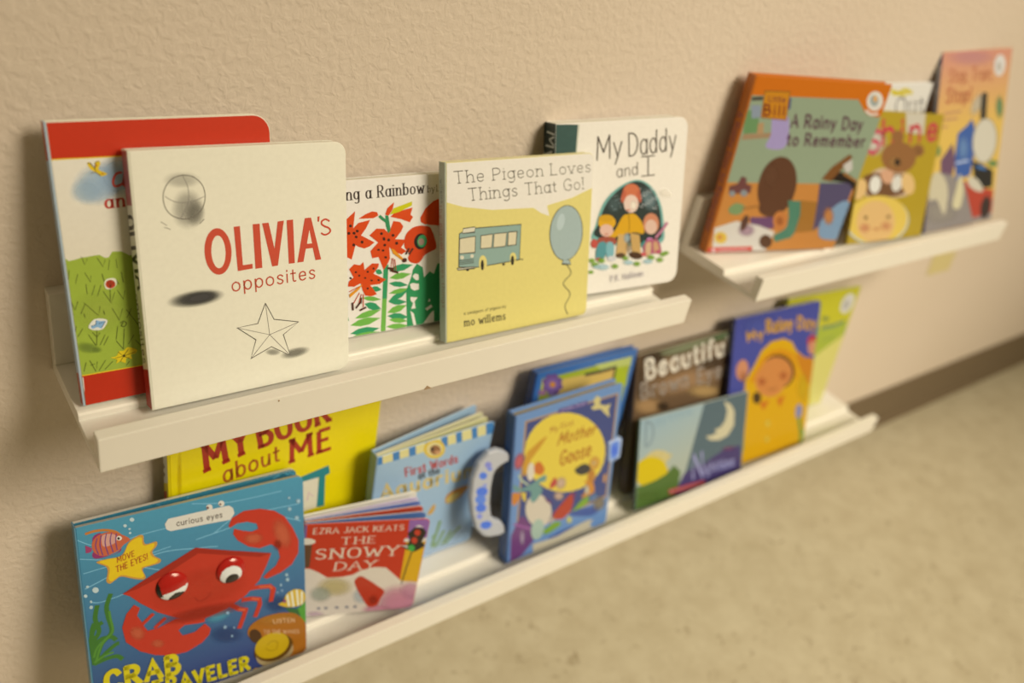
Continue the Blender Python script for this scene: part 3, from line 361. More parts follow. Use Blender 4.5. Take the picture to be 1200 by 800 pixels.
'shine': [('p','c2b494',0,[801,1700,1339,1695,1406,1337,960,1350]),('s','c8b89c',0.9,[202,1243,535,1246,270,1049]),('t','hine',[394,1200,1799,1282,313,1486],'b8383c',0.2,0,1.0),('t','S',[117,1082,364,1127,94,1335],'b8384a',0.18,0,1.0),('p','c2a27c',1,[182,797,483,921,847,873,1159,840,1343,687,1209,554,267,582]),('e','8a5a2e',[887,1048,1324,1047,961,854]),('e','8a5a2e',[1338,1136,1507,1136,1370,1055]),('e','8a5a2e',[756,1299,908,1301,787,1220]),('s','a87840',0.7,[803,990,1017,989,836,903]),('e','2a1c14',[862,990,939,989,878,946]),('e','7a5028',[1352,1130,1440,1130,1369,1088]),('p','6c4628',1,[120,821,391,865,644,824,858,844,1173,804,1242,629,964,561,383,570,166,684]),('e','d6ccb0',[419,721,558,709,428,613]),('e','cfc4a8',[950,725,1086,709,945,621]),('p','c8946a',1,[522,892,786,880,820,757,692,724,539,797]),('e','d4aa66',[73,672,227,641,28,552]),('e','d4aa66',[1246,713,1413,724,1350,573]),('e','b0b4a0',[663,260,1441,265,838,-56]),('e','d3b048',[657,275,1398,281,829,-34]),('e','d2a662',[609,248,1096,207,669,-25]),('s','d08858',0.6,[358,186,519,178,383,114]),('s','d08858',0.5,[878,183,1049,175,905,109]),('e','6a4a24',[331,316,376,314,339,293]),('e','6a4a24',[893,303,942,301,902,279]),('l','b07040',26,0,[580,169,657,147,731,167])],
'out': [('t','Out',[802,1438,1464,1464,692,1658],'2c2a34',0.08,1,1.0),('l','c8b020',47,1,[542,1756,702,1724,831,1759,1029,1717]),('l','c8b020',39,0,[590,1718,920,1699])],
'thomas': [('g','cf8a6a','d8ae4c',[-1138,2793,2593,2719,3709,-1412,-663,-655],[666,2330,703,1314]),('s','c08a9a',0.25,[624,2270,1232,2246,649,2145]),('p','8c8070',0,[-153,744,251,832,720,649,1542,279,1574,-155,-237,-41]),('s','a89a80',0.6,[298,259,748,202,334,50]),('t','Stop, Train,',[186,1970,1136,1964,176,2142],'b4623e',0.13,0,1.0),('t','Stop!',[169,1717,703,1708,167,1903],'b05a3a',0.18,0,1.0),('l','b07a58',24,0,[162,1579,515,1586]),('l','b07a58',24,0,[160,1501,451,1501]),('l','b07a58',21,0,[140,1407,256,1408]),('s','c8c0a0',0.6,[866,1659,1005,1614,760,1490]),('p','3a3428',0,[932,1767,989,1812,1072,1787,1107,1460,963,1451]),('p','39598c',0,[490,940,499,1298,698,1396,782,1471,858,1367,916,932,889,699,585,664]),('p','6a4a58',0,[185,969,404,1177,512,938,483,742,214,803]),('s','7a9ab4',0.6,[664,1088,810,1075,703,886]),('l','b0b8c0',31,0,[535,902,809,909]),('e','8a8270',[1138,1146,1433,1103,1147,837]),('e','ccbf9e',[1138,1146,1409,1106,1147,851]),('p','262420',0,[894,901,1074,849,1426,711,1453,472,1205,486,1007,618]),('p','3f6f9a',0,[993,830,1201,786,1271,727,1043,778]),('p','b0402c',0,[754,646,1098,505,1485,434,1520,104,1068,77]),('e','3a2c26',[1352,196,1474,169,1338,37]),('p','c8ba98',1,[881,683,1094,609,1241,455,1109,449,882,564]),('p','c6b68c',1,[16,726,146,826,341,690,432,479,393,213,191,441,29,460]),('p','cfbf8c',1,[561,311,612,577,659,740,780,507,737,266]),('s','5a8a5a',0.8,[1388,1585,1494,1578,1428,1400]),('s','5a8a50',0.8,[1399,810,1555,795,1412,747]),('s','5a8a50',0.8,[88,1108,194,1098,104,1010]),('e','d8ccb4',[1272,2142,1405,2129,1276,2002]),('e','b4a890',[1259,2124,1310,2122,1273,2059])],
'thomas:spine': [('p','2f3a62',0,[637,3029,-324,2963,-724,-189,270,-358]),('p','b9ae98',0,[549,2221,-420,2209,-491,1642,484,1613]),('t','Stop, Train, Stop!',[73,2120,76,1295,-1,2109],'4a4a5a',0.14,0,1.0)],
'aboutme': [('t','MY',[296,1926,681,2020,266,2207],'a42c16',0.19,1.3,0.9),('t','BOOK',[777,2027,1435,2126,729,2292],'a42c16',0.19,1.3,0.9),('t','about',[453,1732,966,1809,441,1919],'a8561c',0.13,0,1.0),('t','ME',[1076,1754,1481,1782,1056,2006],'a42c16',0.19,1.1,0.9),('p','dacaa4',0,[1173,1470,1372,1461,1386,1073,1210,1075]),('p','2a7a74',0,[1146,1524,1472,1575,1492,1473,1443,1455,1460,1064,1377,1071,1377,1460,1177,1463]),('l','c9a0a0',10,0,[1269,1207,1284,1303,1329,1235]),('s','caa800',0.5,[74,1922,97,1913,67,1563])],
'aboutme:spine': [('p','cfc49e',0,[441,1892,-571,2663,-561,2358,482,1516]),('p','d0b400',0,[482,1516,-561,2358,-413,-1978,1104,-4175]),('l','6a5a48',24,0,[125,2036,85,2034,143,1945,82,1950,140,1859]),('p','a03a1a',0,[256,1606,34,1789,42,1692,266,1506])],
'crab': [('g','4a8a94','2f3c66',[-407,2822,3125,2089,3243,-2119,-730,-87],[821,1913,863,150]),('l','78aab0',7,1,[-10,1782,177,1665,502,1685,912,1687]),('l','78aab0',7,1,[-2,1604,356,1491,692,1508]),('l','78aab0',7,1,[886,1855,1205,1786,1659,1775]),('l','78aab0',8,1,[1076,1391,911,1425,553,1470,22,1323]),('l','78aab0',8,1,[1422,1627,1814,1606]),('l','78aab0',8,1,[1046,1525,1347,1648,1827,1429]),('l','78aab0',7,1,[22,1464,288,1457,610,1305]),('l','78aab0',7,1,[399,1194,135,1164,43,1196]),('l','78aab0',8,1,[902,1510,1193,1541]),('s','55a0a4',0.6,[1050,705,1178,713,1069,622]),('s','2a3a60',0.5,[1107,481,1279,416,1102,374]),('s','26345a',0.5,[1587,634,1733,582,1583,524]),('l','3c6a26',37,1,[28,606,30,794,87,896,69,1025,93,1138]),('l','3c6a26',37,1,[39,615,95,768,181,860,165,1015,163,1113,200,1210]),('l','3c6a26',37,1,[29,669,22,821,51,934,113,972]),('l','3c6a26',37,1,[33,604,127,680,200,727,221,732]),('l','3c6a26',37,1,[33,604,122,619,201,612,238,572]),('l','3c6a26',37,1,[33,717,80,812,168,815,204,776]),('l','3c6a26',37,1,[32,818,35,915,56,981]),('l','50802c',18,1,[39,615,97,767,186,858,182,984,178,1059]),('l','50802c',18,1,[29,669,65,755,159,831]),('l','50802c',18,1,[29,618,105,651,175,661]),('l','b8702c',22,1,[69,1809,128,1816,209,1803,277,1769,315,1725]),('p','8c3058',1,[110,1743,130,1780,177,1783,124,1710]),('p','8c3058',1,[112,1634,178,1577,273,1574,315,1608,298,1576,213,1566,130,1568,99,1594]),('p','9a3a5a',0,[55,1710,80,1691,101,1670,95,1643,75,1638,54,1641]),('p','bb5c38',1,[102,1702,128,1752,177,1778,254,1775,322,1732,385,1667,332,1632,287,1590,184,1575,117,1625]),('p','c89078',1,[187,1763,275,1744,281,1677,208,1655,177,1679]),('l','6a3a6a',8,1,[145,1747,128,1680,144,1602]),('l','6a3a6a',8,1,[176,1766,161,1684,173,1586]),('l','6a3a6a',8,1,[215,1769,199,1687,214,1580]),('l','6a3a6a',8,1,[253,1765,237,1690,251,1591]),('l','6a3a6a',8,1,[287,1748,277,1678,282,1603]),('e','d8ccb0',[305,1702,325,1696,303,1681]),('e','201810',[300,1701,310,1698,299,1689]),('p','c08a34',1,[121,1536,187,1545,282,1537,327,1560,376,1648,452,1685,486,1672,487,1615,507,1587,583,1589,583,1549,546,1507,561,1457,605,1413,594,1383,530,1376,460,1368,478,1285,453,1268,375,1304,292,1350,242,1330,204,1313,180,1346,196,1423,187,1478]),('p','d8b21a',1,[144,1532,204,1539,290,1532,330,1553,374,1633,443,1665,473,1654,474,1603,492,1577,560,1579,560,1543,527,1506,540,1460,580,1421,570,1394,513,1387,450,1380,466,1306,443,1290,373,1323,298,1364,253,1346,219,1331,198,1361,212,1430,204,1479]),('t','MOVE',[273,1485,407,1508,273,1535],'a8541c',0.16,0,1.0),('t','THE EYES!',[259,1400,505,1447,259,1454],'a8541c',0.16,0,1.0),('e','b4c0b0',[412,1840,429,1835,411,1822]),('e','b4c0b0',[357,1800,370,1797,356,1786]),('e','b4c0b0',[388,1762,397,1760,388,1753]),('e','b4c0b0',[389,1725,399,1723,388,1715]),('e','b4c0b0',[94,1290,117,1282,92,1264]),('e','b4c0b0',[39,1339,50,1335,38,1327]),('e','b4c0b0',[18,1260,31,1255,17,1245]),('e','a8b8aa',[53,1195,62,1191,52,1183]),('e','a8b8aa',[49,1144,62,1140,47,1128]),('e','a8b8aa',[39,1339,48,1336,38,1329]),('p','d0c4a8',0,[659,1727,689,1770,916,1767,1189,1758,1224,1724,1233,1671,1197,1619,945,1637,701,1651,669,1676]),('e','d0c4a8',[1026,1785,1052,1778,1024,1758]),('e','d0c4a8',[1127,1793,1152,1786,1126,1765]),('e','6a4a40',[1012,1784,1023,1781,1012,1772]),('e','6a4a40',[1118,1789,1127,1787,1117,1779]),('t','curious eyes',[752,1684,1129,1663,751,1737],'4a4038',0.13,0,1.0),('l','b4311c',42,0,[1344,881,1426,869,1520,845,1553,802,1527,689]),('l','b4311c',42,0,[1271,788,1352,771,1421,740,1422,685,1378,578]),('l','b4311c',42,0,[1166,769,1232,705,1292,673,1270,611,1229,510]),('l','c45a34',17,0,[1426,869,1520,845,1543,813]),('l','c45a34',17,0,[1352,771,1416,742]),('l','c45a34',17,0,[1232,705,1283,674]),('p','b4311c',0,[1178,1562,1209,1631,1316,1672,1457,1655,1586,1600,1679,1516,1751,1381,1804,1236,1798,1104,1734,1006,1626,953,1493,930,1462,960,1507,995,1583,1038,1625,1116,1607,1213,1546,1273,1443,1263,1344,1310,1251,1399,1213,1473,1225,1523,1294,1484,1378,1450,1436,1462,1423,1517,1339,1559,1255,1567,1187,1541]),('s','c8603a',0.7,[1652,1348,1737,1356,1704,1161]),('s','c8603a',0.7,[1389,1377,1490,1357,1392,1311]),('s','8a2412',0.6,[1605,1247,1649,1233,1603,1181]),('l','b4311c',30,0,[391,995,367,941,402,865]),('l','b4311c',31,0,[415,841,508,912]),('l','b4311c',31,0,[519,777,601,836]),('p','b4311c',0,[369,1056,304,989,262,871,280,721,382,591,501,505,624,449,764,435,896,481,959,538,976,594,928,665,837,611,735,614,703,679,756,712,870,687,929,682,931,726,689,801,539,763,457,768,415,856,384,893,368,957,413,1008]),('s','c8603a',0.7,[375,774,432,707,340,721]),('s','c8603a',0.6,[529,611,590,587,525,561]),('p','b4311c',0,[290,1187,394,1233,629,1331,891,1438,1184,1320,1546,1183,1496,1066,1429,941,1299,825,1120,746,916,714,711,798,550,916,416,1056,343,1148]),('p','962414',0,[290,1187,394,1233,629,1331,891,1438,1184,1320,1546,1183,1445,1174,909,1376,642,1261,399,1194]),('s','c23c22',0.6,[911,1020,1345,1009,948,789]),('s','8c2412',0.5,[934,777,1379,730,944,696]),('l','8a2010',10,1,[856,953,897,904,956,918,995,956]),('p','bf9012',0,[1116,-92,1249,-28,1359,19,1565,-81,1769,-62,1900,32,1890,-533,1111,-190]),('s','6a4a10',0.6,[1465,-112,1653,-110,1476,-157]),('p','4c8a2c',0,[1757,510,1807,527,1872,575,1905,307,1829,349,1793,448]),('p','2f5a2a',0,[1658,567,1782,508,1805,429,1706,494]),('p','9c5c12',1,[1301,442,1342,505,1462,540,1632,523,1768,454,1856,311,1873,102,1880,-4,1756,-86,1565,-84,1397,53,1365,184,1386,263,1313,372]),('s','b87a2a',0.6,[1582,469,1803,423,1588,397]),('e','46290e',[1370,364,1418,378,1402,282]),('e','5a3a0c',[1538,161,1719,182,1586,5]),('e','a08858',[1546,115,1719,134,1590,-28]),('e','5a3a0c',[1538,172,1710,192,1583,26]),('e','b8940e',[1522,203,1679,222,1564,66]),('l','9a7a0c',9,1,[1476,228,1526,251,1574,218,1560,152,1510,150,1463,191]),('t','LISTEN',[1542,439,1747,377,1538,485],'c8a070',0.14,0,1.0),('t','TO THE WAVES',[1447,363,1786,239,1446,402],'c8a070',0.14,0,1.0),('p','c29c20',1,[1594,626,1642,642,1674,707,1755,733,1836,688,1857,594,1808,541,1683,565]),('l','d2c8a0',21,0,[1680,698,1696,574]),('l','d2c8a0',21,0,[1724,717,1739,552]),('l','d2c8a0',21,0,[1774,718,1785,549]),('l','d2c8a0',22,0,[1823,683,1820,551]),('e','7a3a5a',[1654,640,1671,634,1654,621]),('s','90a8b0',0.9,[1129,702,1149,695,1128,679]),('s','90a8b0',0.9,[1100,565,1120,558,1098,541]),('s','90a8b0',0.9,[1158,448,1172,443,1157,431]),('s','90a8b0',0.9,[1623,827,1637,822,1622,811]),('s','90a8b0',0.9,[1633,762,1647,757,1632,746]),('s','90a8b0',0.9,[1590,756,1601,752,1590,744]),('s','90a8b0',0.9,[1179,529,1190,525,1178,515]),('s','a8c0c0',0.8,[1724,1692,1740,1688,1724,1675]),('s','a8c0c0',0.8,[1726,1579,1749,1573,1725,1554]),('s','a8c0c0',0.8,[1810,1637,1837,1630,1809,1608]),('s','a8c0c0',0.8,[1791,1471,1818,1464,1790,1442]),('s','a8c0c0',0.8,[1681,913,1701,907,1681,891]),('s','a8c0c0',0.8,[1688,860,1711,852,1687,834]),('s','a8c0c0',0.8,[1623,822,1636,818,1622,807]),('t','CRAB',[96,305,683,255,94,487],'c9b414',0.26,0,1.0),('t','TRAVELER',[466,102,1300,34,458,240],'c9b414',0.25,0,1.0)],
'snowy': [('p','8a5c8c',0,[994,1188,1264,1183,1270,927,1013,923]),('p','d09c12',0,[1006,924,1266,951,1258,310,1014,360]),('p','6a5a80',0,[-40,1211,22,1207,28,1009,-22,1013]),('p','5c3c22',0,[-18,968,92,948,94,664,28,647]),('e','d6c8a8',[38,986,119,980,42,946]),('p','d4c2a2',0,[-7,650,96,641,187,585,282,506,423,504,527,524,593,571,732,605,843,588,951,476,1029,388,1330,340,1473,-529,81,-334]),('s','cc8488',0.85,[1065,78,1359,44,1108,-212]),('s','cc8488',0.8,[830,4,1003,-17,844,-100]),('s','cc8a90',0.6,[1154,245,1290,231,1178,91]),('s','c4ae6a',0.7,[366,378,565,357,382,230]),('s','a8a888',0.7,[234,295,359,282,246,172]),('s','b4b8a8',0.6,[635,227,728,217,651,101]),('s','c8a0a0',0.5,[208,29,316,15,213,-22]),('s','7a7a80',0.8,[236,105,261,102,238,82]),('s','7a7a80',0.8,[307,101,332,98,309,78]),('s','7a7a80',0.8,[415,96,441,93,418,73]),('s','7a7a80',0.8,[515,91,541,88,518,68]),('s','7a7a80',0.8,[598,87,624,84,600,64]),('t','EZRA JACK KEATS',[88,1075,952,1064,85,1142],'dcc8a4',0.15,1,0.6),('t','THE',[361,925,697,922,358,1011],'dfcca8',0.15,1.2,0.5),('t','SNOWY',[133,757,941,743,132,880],'dfcca8',0.15,1.2,0.5),('t','DAY',[332,595,734,586,336,702],'dfcca8',0.15,1.2,0.5),('p','2a2218',0,[1027,1045,1060,1093,1153,1075,1191,1015,1174,946,1163,900,1209,845,1143,795,1092,769,1031,805,960,850,1028,887,1030,957,999,1017]),('p','d6cab0',0,[1059,1098,1101,1118,1152,1087]),('p','d6cab0',0,[986,960,1033,938,1026,911,974,914]),('p','d6cab0',0,[963,869,1023,859,1027,828]),('p','d6cab0',0,[1174,946,1213,955,1199,909,1160,900]),('e','b83820',[1098,1021,1130,1019,1104,981]),('e','b83820',[1082,923,1114,920,1089,882]),('e','3c9a3a',[1068,825,1102,822,1075,782]),('l','3a3020',12,0,[1077,770,1056,575,1036,352]),('p','b43418',1,[551,441,602,498,676,452,783,359,872,270,848,173,821,76,736,71,658,195,591,325]),('s','7a2010',0.35,[772,162,828,156,782,85])],
'aquar': [('p','d6c67c',0,[-85,1787,1397,1735,1428,1588,-71,1655]),('p','38749e',0,[-40,1810,39,1807,61,1646,-16,1649]),('p','38749e',0,[149,1803,226,1801,251,1637,176,1640]),('p','38749e',0,[330,1797,408,1794,436,1628,359,1631]),('p','38749e',0,[520,1791,601,1788,631,1619,552,1622]),('p','38749e',0,[706,1784,783,1781,816,1611,740,1614]),('p','38749e',0,[881,1778,956,1775,991,1603,919,1605]),('p','38749e',0,[1076,1771,1148,1769,1186,1594,1117,1596]),('p','38749e',0,[1256,1765,1360,1761,1402,1584,1299,1588]),('e','d4b028',[654,1622,782,1601,695,1486]),('e','d6c07a',[654,1622,752,1606,684,1522]),('e','8c5c34',[666,1607,733,1584,677,1539]),('e','3a2a20',[627,1632,649,1624,630,1607]),('e','c08a58',[702,1562,738,1549,707,1534]),('t','First Words',[354,1369,984,1328,325,1487],'b0403c',0.16,0,1.0),('t','at the',[519,1272,770,1258,499,1362],'2c2c2c',0.18,0,1.0),('t','Aquarium',[98,1161,1277,1035,63,1354],'ceb264',0.2,0,1.0),('p','c8862a',1,[914,804,930,891,1052,936,1192,921,1160,833,1057,756,953,752]),('p','d8bc60',1,[928,810,986,869,1093,855,1056,763,965,759]),('p','c8963a',1,[708,713,768,818,796,771,773,692,734,679]),('l','76905a',42,1,[843,162,876,341,893,512]),('l','76905a',42,1,[902,124,970,329]),('l','76905a',43,1,[1032,110,1121,229,1191,299]),('l','76905a',42,1,[870,123,844,324]),('l','76905a',42,1,[977,117,1071,283]),('s','c4c8b8',0.5,[1020,19,1403,-36,1061,-95])],
'goose': [('p','b08a5a',0,[114,1856,1392,1839,1405,400,88,332]),('p','3e4872',0,[138,1833,1370,1818,1381,434,110,359]),('e','dfc040',[717,1253,1168,1413,1087,702]),('t','My First',[465,1601,779,1604,455,1676],'b07030',0.13,0,1.0),('t','Mother',[573,1405,1101,1382,612,1553],'ae6420',0.13,0,1.0),('t','Goose',[636,1116,1070,1109,639,1302],'ae6420',0.13,0,1.0),('p','cdba72',0,[1000,1768,1054,1772,1032,1852,1075,1893,1137,1838,1127,1767,1221,1722,1291,1727,1268,1650,1300,1545,1237,1601,1150,1702,1039,1719]),('p','5a4a78',0,[555,1878,940,1870,956,1809,535,1816]),('t','lullaby book',[593,1835,918,1828,586,1874],'a89ab0',0.14,0,1.0),('p','c8902a',1,[185,1454,402,1579,391,1517,266,1378,171,1294,122,1278]),('s','c05a58',0.95,[70,1367,144,1323,43,1247]),('e','c8922c',[177,1311,217,1289,152,1149]),('p','c86a28',1,[275,1238,342,1274,423,1147,378,1084,282,1158]),('e','d8c8a6',[235,1174,284,1154,235,1052]),('e','cfbe9c',[389,591,571,545,440,345]),('p','6c9080',1,[21,1084,124,997,243,1003,360,1050,451,1058,448,979,357,972,420,867,324,740,260,785,250,910,87,967,25,1014]),('l','b0b890',24,1,[82,1189,117,1108,213,1014]),('p','c87c30',1,[8,970,120,919,68,808,18,817]),('p','d8b83a',0,[124,947,190,912,199,788,156,824]),('p','6e3c68',0,[131,610,193,585,285,444,346,184,190,34,39,-8,25,382]),('s','b49aa0',0.8,[183,295,221,279,192,163]),('l','9a5a8a',25,0,[55,536,290,378]),('e','a4b496',[394,325,485,269,374,186]),('p','6a3a5c',0,[434,781,559,650,585,594,494,675]),('s','c8a684',0.95,[676,865,759,800,639,786]),('p','b8403a',1,[517,893,582,981,612,878,542,843]),('s','c8a684',0.9,[661,695,749,662,668,617]),('p','b03e26',1,[599,445,735,583,862,658,877,465,770,339,648,372]),('p','6a3a5c',0,[844,685,924,638,893,523]),('p','3c3a34',1,[865,992,991,1020,1098,942,1106,877,987,867,894,921]),('e','c8943a',[1149,976,1228,931,1133,889]),('s','d6bc80',0.8,[1138,980,1175,967,1142,945]),('e','b87a30',[1122,798,1183,769,1119,703]),('p','c8822c',1,[1031,768,1162,689,1189,550,1091,534,1000,546,1078,645]),('s','d8cca4',0.8,[1076,625,1122,607,1086,535]),('p','7a9c2e',1,[882,381,1005,501,1119,523,1114,428,927,370]),('p','7a9c2e',1,[486,277,652,334,734,262,577,207,502,216]),('p','3e5488',1,[859,390,1180,343,1305,255,1196,209,897,319]),('p','3e5488',1,[573,132,864,166,913,124,674,90]),('s','8a7a5a',0.8,[1293,348,1406,249,1236,256]),('p','c6b68e',0,[339,139,586,109,705,108,889,138,1133,163,1227,139,1178,69,1242,12,1114,-71,376,-203]),('s','d8cc60',0.9,[852,280,903,260,859,212]),('s','c8b8a0',0.8,[583,388,627,370,589,321]),('s','7088a0',0.7,[1187,476,1269,514,1239,406]),('p','c89050',0,[1311,752,1356,757,1349,631,1312,655])],
'goose:spine': [('p','466080',0,[1131,2311,-395,2993,-735,85,957,-1273]),('l','8a8a6a',19,0,[163,1733,176,1511]),('l','8a8a6a',14,0,[158,1302,106,294])],
'blue': [('p','a0a826',0,[70,113,81,1918,387,1910,1489,1910,1480,156]),('p','b8bc60',0,[876,1921,1489,1910,1493,1789,1006,1822]),('p','a6b01a',0,[1258,1796,1363,1802,1493,1611,1503,1489,1275,1616]),('p','d0aa50',0,[285,605,345,1620,403,1844,803,1817,1220,1804,1243,1638,1243,576]),('p','c8b858',0,[76,1905,122,1909,177,1800,117,1759]),('l','3a3428',43,0,[753,1819,1010,1807,1239,1812,1246,1652]),('e','6c4878',[352,1761,421,1729,347,1717]),('e','6c4878',[317,1719,361,1658,272,1707]),('e','6c4878',[245,1730,238,1678,188,1757]),('e','6c4878',[178,1787,126,1774,142,1837]),('e','6c4878',[156,1858,90,1889,161,1901]),('e','6c4878',[190,1900,148,1957,234,1911]),('e','6c4878',[261,1889,268,1940,319,1863]),('e','6c4878',[329,1832,382,1846,366,1782]),('e','7a5a88',[253,1810,357,1786,274,1719]),('e','c8822e',[255,1804,300,1793,264,1764]),('s','a86a8a',0.8,[123,1730,206,1710,135,1677]),('s','8a6a9a',0.7,[284,1677,385,1653,294,1633])],
'blue:spine': [('p','28446e',0,[922,2042,-540,2768,-1197,514,274,-626])],
'brown': [('s','7a7a54',0.9,[853,1848,1631,1862,902,1755]),('s','56663e',0.8,[1542,1850,1835,1860,1587,1773]),('s','3e2c1c',0.8,[236,1824,492,1769,251,1702]),('s','9a744a',0.9,[928,1357,1743,1316,1026,1141]),('s','a8804e',0.9,[251,1167,586,1082,269,1021]),('s','b08a50',0.9,[1312,1121,1716,1023,1331,1005]),('s','4a3622',0.8,[45,1579,158,1553,82,1261]),('s','3a2a1a',0.8,[513,1100,659,1063,523,1026]),('s','8c6a42',0.8,[645,1667,1013,1660,697,1555]),('s','4a3826',0.7,[1400,1503,1750,1493,1460,1384]),('t','Beautiful',[163,1555,1710,1578,118,1809],'d8c8a6',0.21,0,1.0),('t','Brown Eyes',[113,1302,1767,1252,76,1504],'a89880',0.2,0,1.0),('t','Brown Eyes',[117,1305,1763,1249,82,1492],'6a5640',0.1,0,1.0)],
'brown:spine': [('p','5c4632',0,[760,2071,-302,2390,-955,-2745,194,-3627])],
'daynight': [('g','a0b4ac','b4b698',[-329,1730,1389,1423,1620,-468,-208,39],[244,1212,458,390]),('p','5b6b68',0,[1149,1260,2050,1260,2106,-113,732,-39,880,331]),('e','d6c078',[364,642,568,595,373,545]),('l','d2bc74',47,0,[149,703,197,628]),('l','d2bc74',48,0,[401,699,394,625]),('l','d2bc74',49,0,[580,625,513,575]),('l','d2bc74',48,0,[259,721,279,652]),('e','dfbd00',[248,460,525,470,360,233]),('p','56702c',0,[-121,330,126,320,335,333,517,376,653,464,783,344,759,136,728,8,-97,8]),('s','6a8236',0.5,[225,141,487,72,232,51]),('p','4b3d64',0,[862,302,1023,342,1207,343,1387,403,1634,462,1946,449,2009,-16,699,-7,757,159]),('s','8a4a6a',0.7,[1699,458,1862,442,1711,424]),('s','7a74a0',0.6,[1666,210,1955,192,1695,143]),('p','d6c694',0,[1521,1165,1656,1098,1752,975,1768,778,1658,652,1487,621,1310,660,1218,734,1349,724,1434,746,1378,792,1502,804,1581,885,1603,1016]),('l','8c9a94',34,0,[97,1169,111,840]),('l','8c9a94',34,1,[97,1169,197,1117,236,982,191,865,116,843]),('t','aytime',[255,1080,911,1103,240,1192],'94aaa6',0.12,0,1.0),('l','a29cb4',45,0,[1035,180,1003,527,1228,154,1162,524]),('t','ighttime',[1239,198,1847,176,1216,341],'a29cb4',0.16,0,1.0),('p','b83c34',0,[580,137,1265,106,1282,34,604,63]),('l','d08a80',17,0,[689,100,1206,72]),('e','d8a090',[636,105,657,99,637,88])],
'rainydaygirl': [('s','5a62a0',0.6,[542,1999,1065,1917,575,1789]),('t','My',[288,1829,614,1831,234,1967],'d69c16',0.23,0,1.0),('t','Rainy',[672,1890,1222,1860,626,2067],'d69c16',0.23,0,1.0),('t','Day',[1332,1843,1752,1773,1305,2022],'d69c16',0.23,0,1.0),('e','cf885a',[233,1439,359,1403,224,1294]),('s','b8703a',0.5,[273,1328,374,1308,289,1221]),('p','dba30c',0,[399,-200,320,974,319,1268,475,1463,597,1649,787,1748,1042,1748,1241,1671,1376,1512,1592,1375,1767,1338,1838,1172,1801,1057,1820,425,1937,-195]),('p','cc7e18',1,[1355,1480,1592,1374,1767,1334,1811,1178,1788,929,1586,1110]),('p','d88e0e',0,[614,1541,806,1612,1040,1606,1299,1490,1416,1288,1493,1017,1283,1277,1028,1520,729,1451,514,1211,388,1219]),('e','b83c3c',[1718,1589,1841,1555,1710,1493]),('e','cf8a60',[1751,1492,1874,1464,1757,1385]),('e','4c3418',[1024,1268,1352,1279,1185,996]),('e','d2843e',[981,1259,1302,1269,1127,1010]),('e','d2843e',[864,1163,1194,1021,778,954]),('s','c86a34',0.6,[678,1187,790,1165,690,1109]),('s','c86a34',0.6,[1138,1185,1255,1163,1152,1106]),('l','8a4a20',16,0,[826,1057,925,1011,1012,1044]),('e','4c3418',[605,963,698,944,619,872]),('p','cc6a1c',0,[670,871,892,875,779,743]),('p','cc6a1c',0,[1047,853,1227,878,1148,705]),('s','e8c848',0.9,[905,515,968,501,915,449]),('s','e8c848',0.9,[930,264,987,251,940,202]),('s','e2b820',0.6,[1632,902,1800,868,1682,632]),('e','85859f',[1601,546,1682,522,1604,432]),('l','6f8c34',71,1,[1622,428,1720,163,1735,-8]),('l','82a03c',54,0,[1762,197,1737,-20]),('l','6a9040',64,0,[376,502,401,225])],
'rainydaygirl:spine': [('p','22264a',0,[1010,2836,-401,3090,-831,-243,627,-897]),('l','a0a0b0',26,0,[10,2111,-16,1410])],
'green': [('p','a8b034',0,[782,1433,1705,1460,1894,1122,1219,940,1084,839]),('p','d8c866',0,[1061,885,1230,980,1725,1190,1983,1318,2583,-104,2109,-1177]),('l','7a8c54',66,0,[1089,1427,1376,1416,1646,1448]),('s','7a8c54',0.7,[1104,1574,1238,1555,1131,1523]),('l','909c40',34,0,[1215,1187,1513,1222]),('e','d6cab0',[1566,1764,1734,1700,1516,1612]),('e','b0a890',[1546,1743,1618,1715,1521,1669])]}
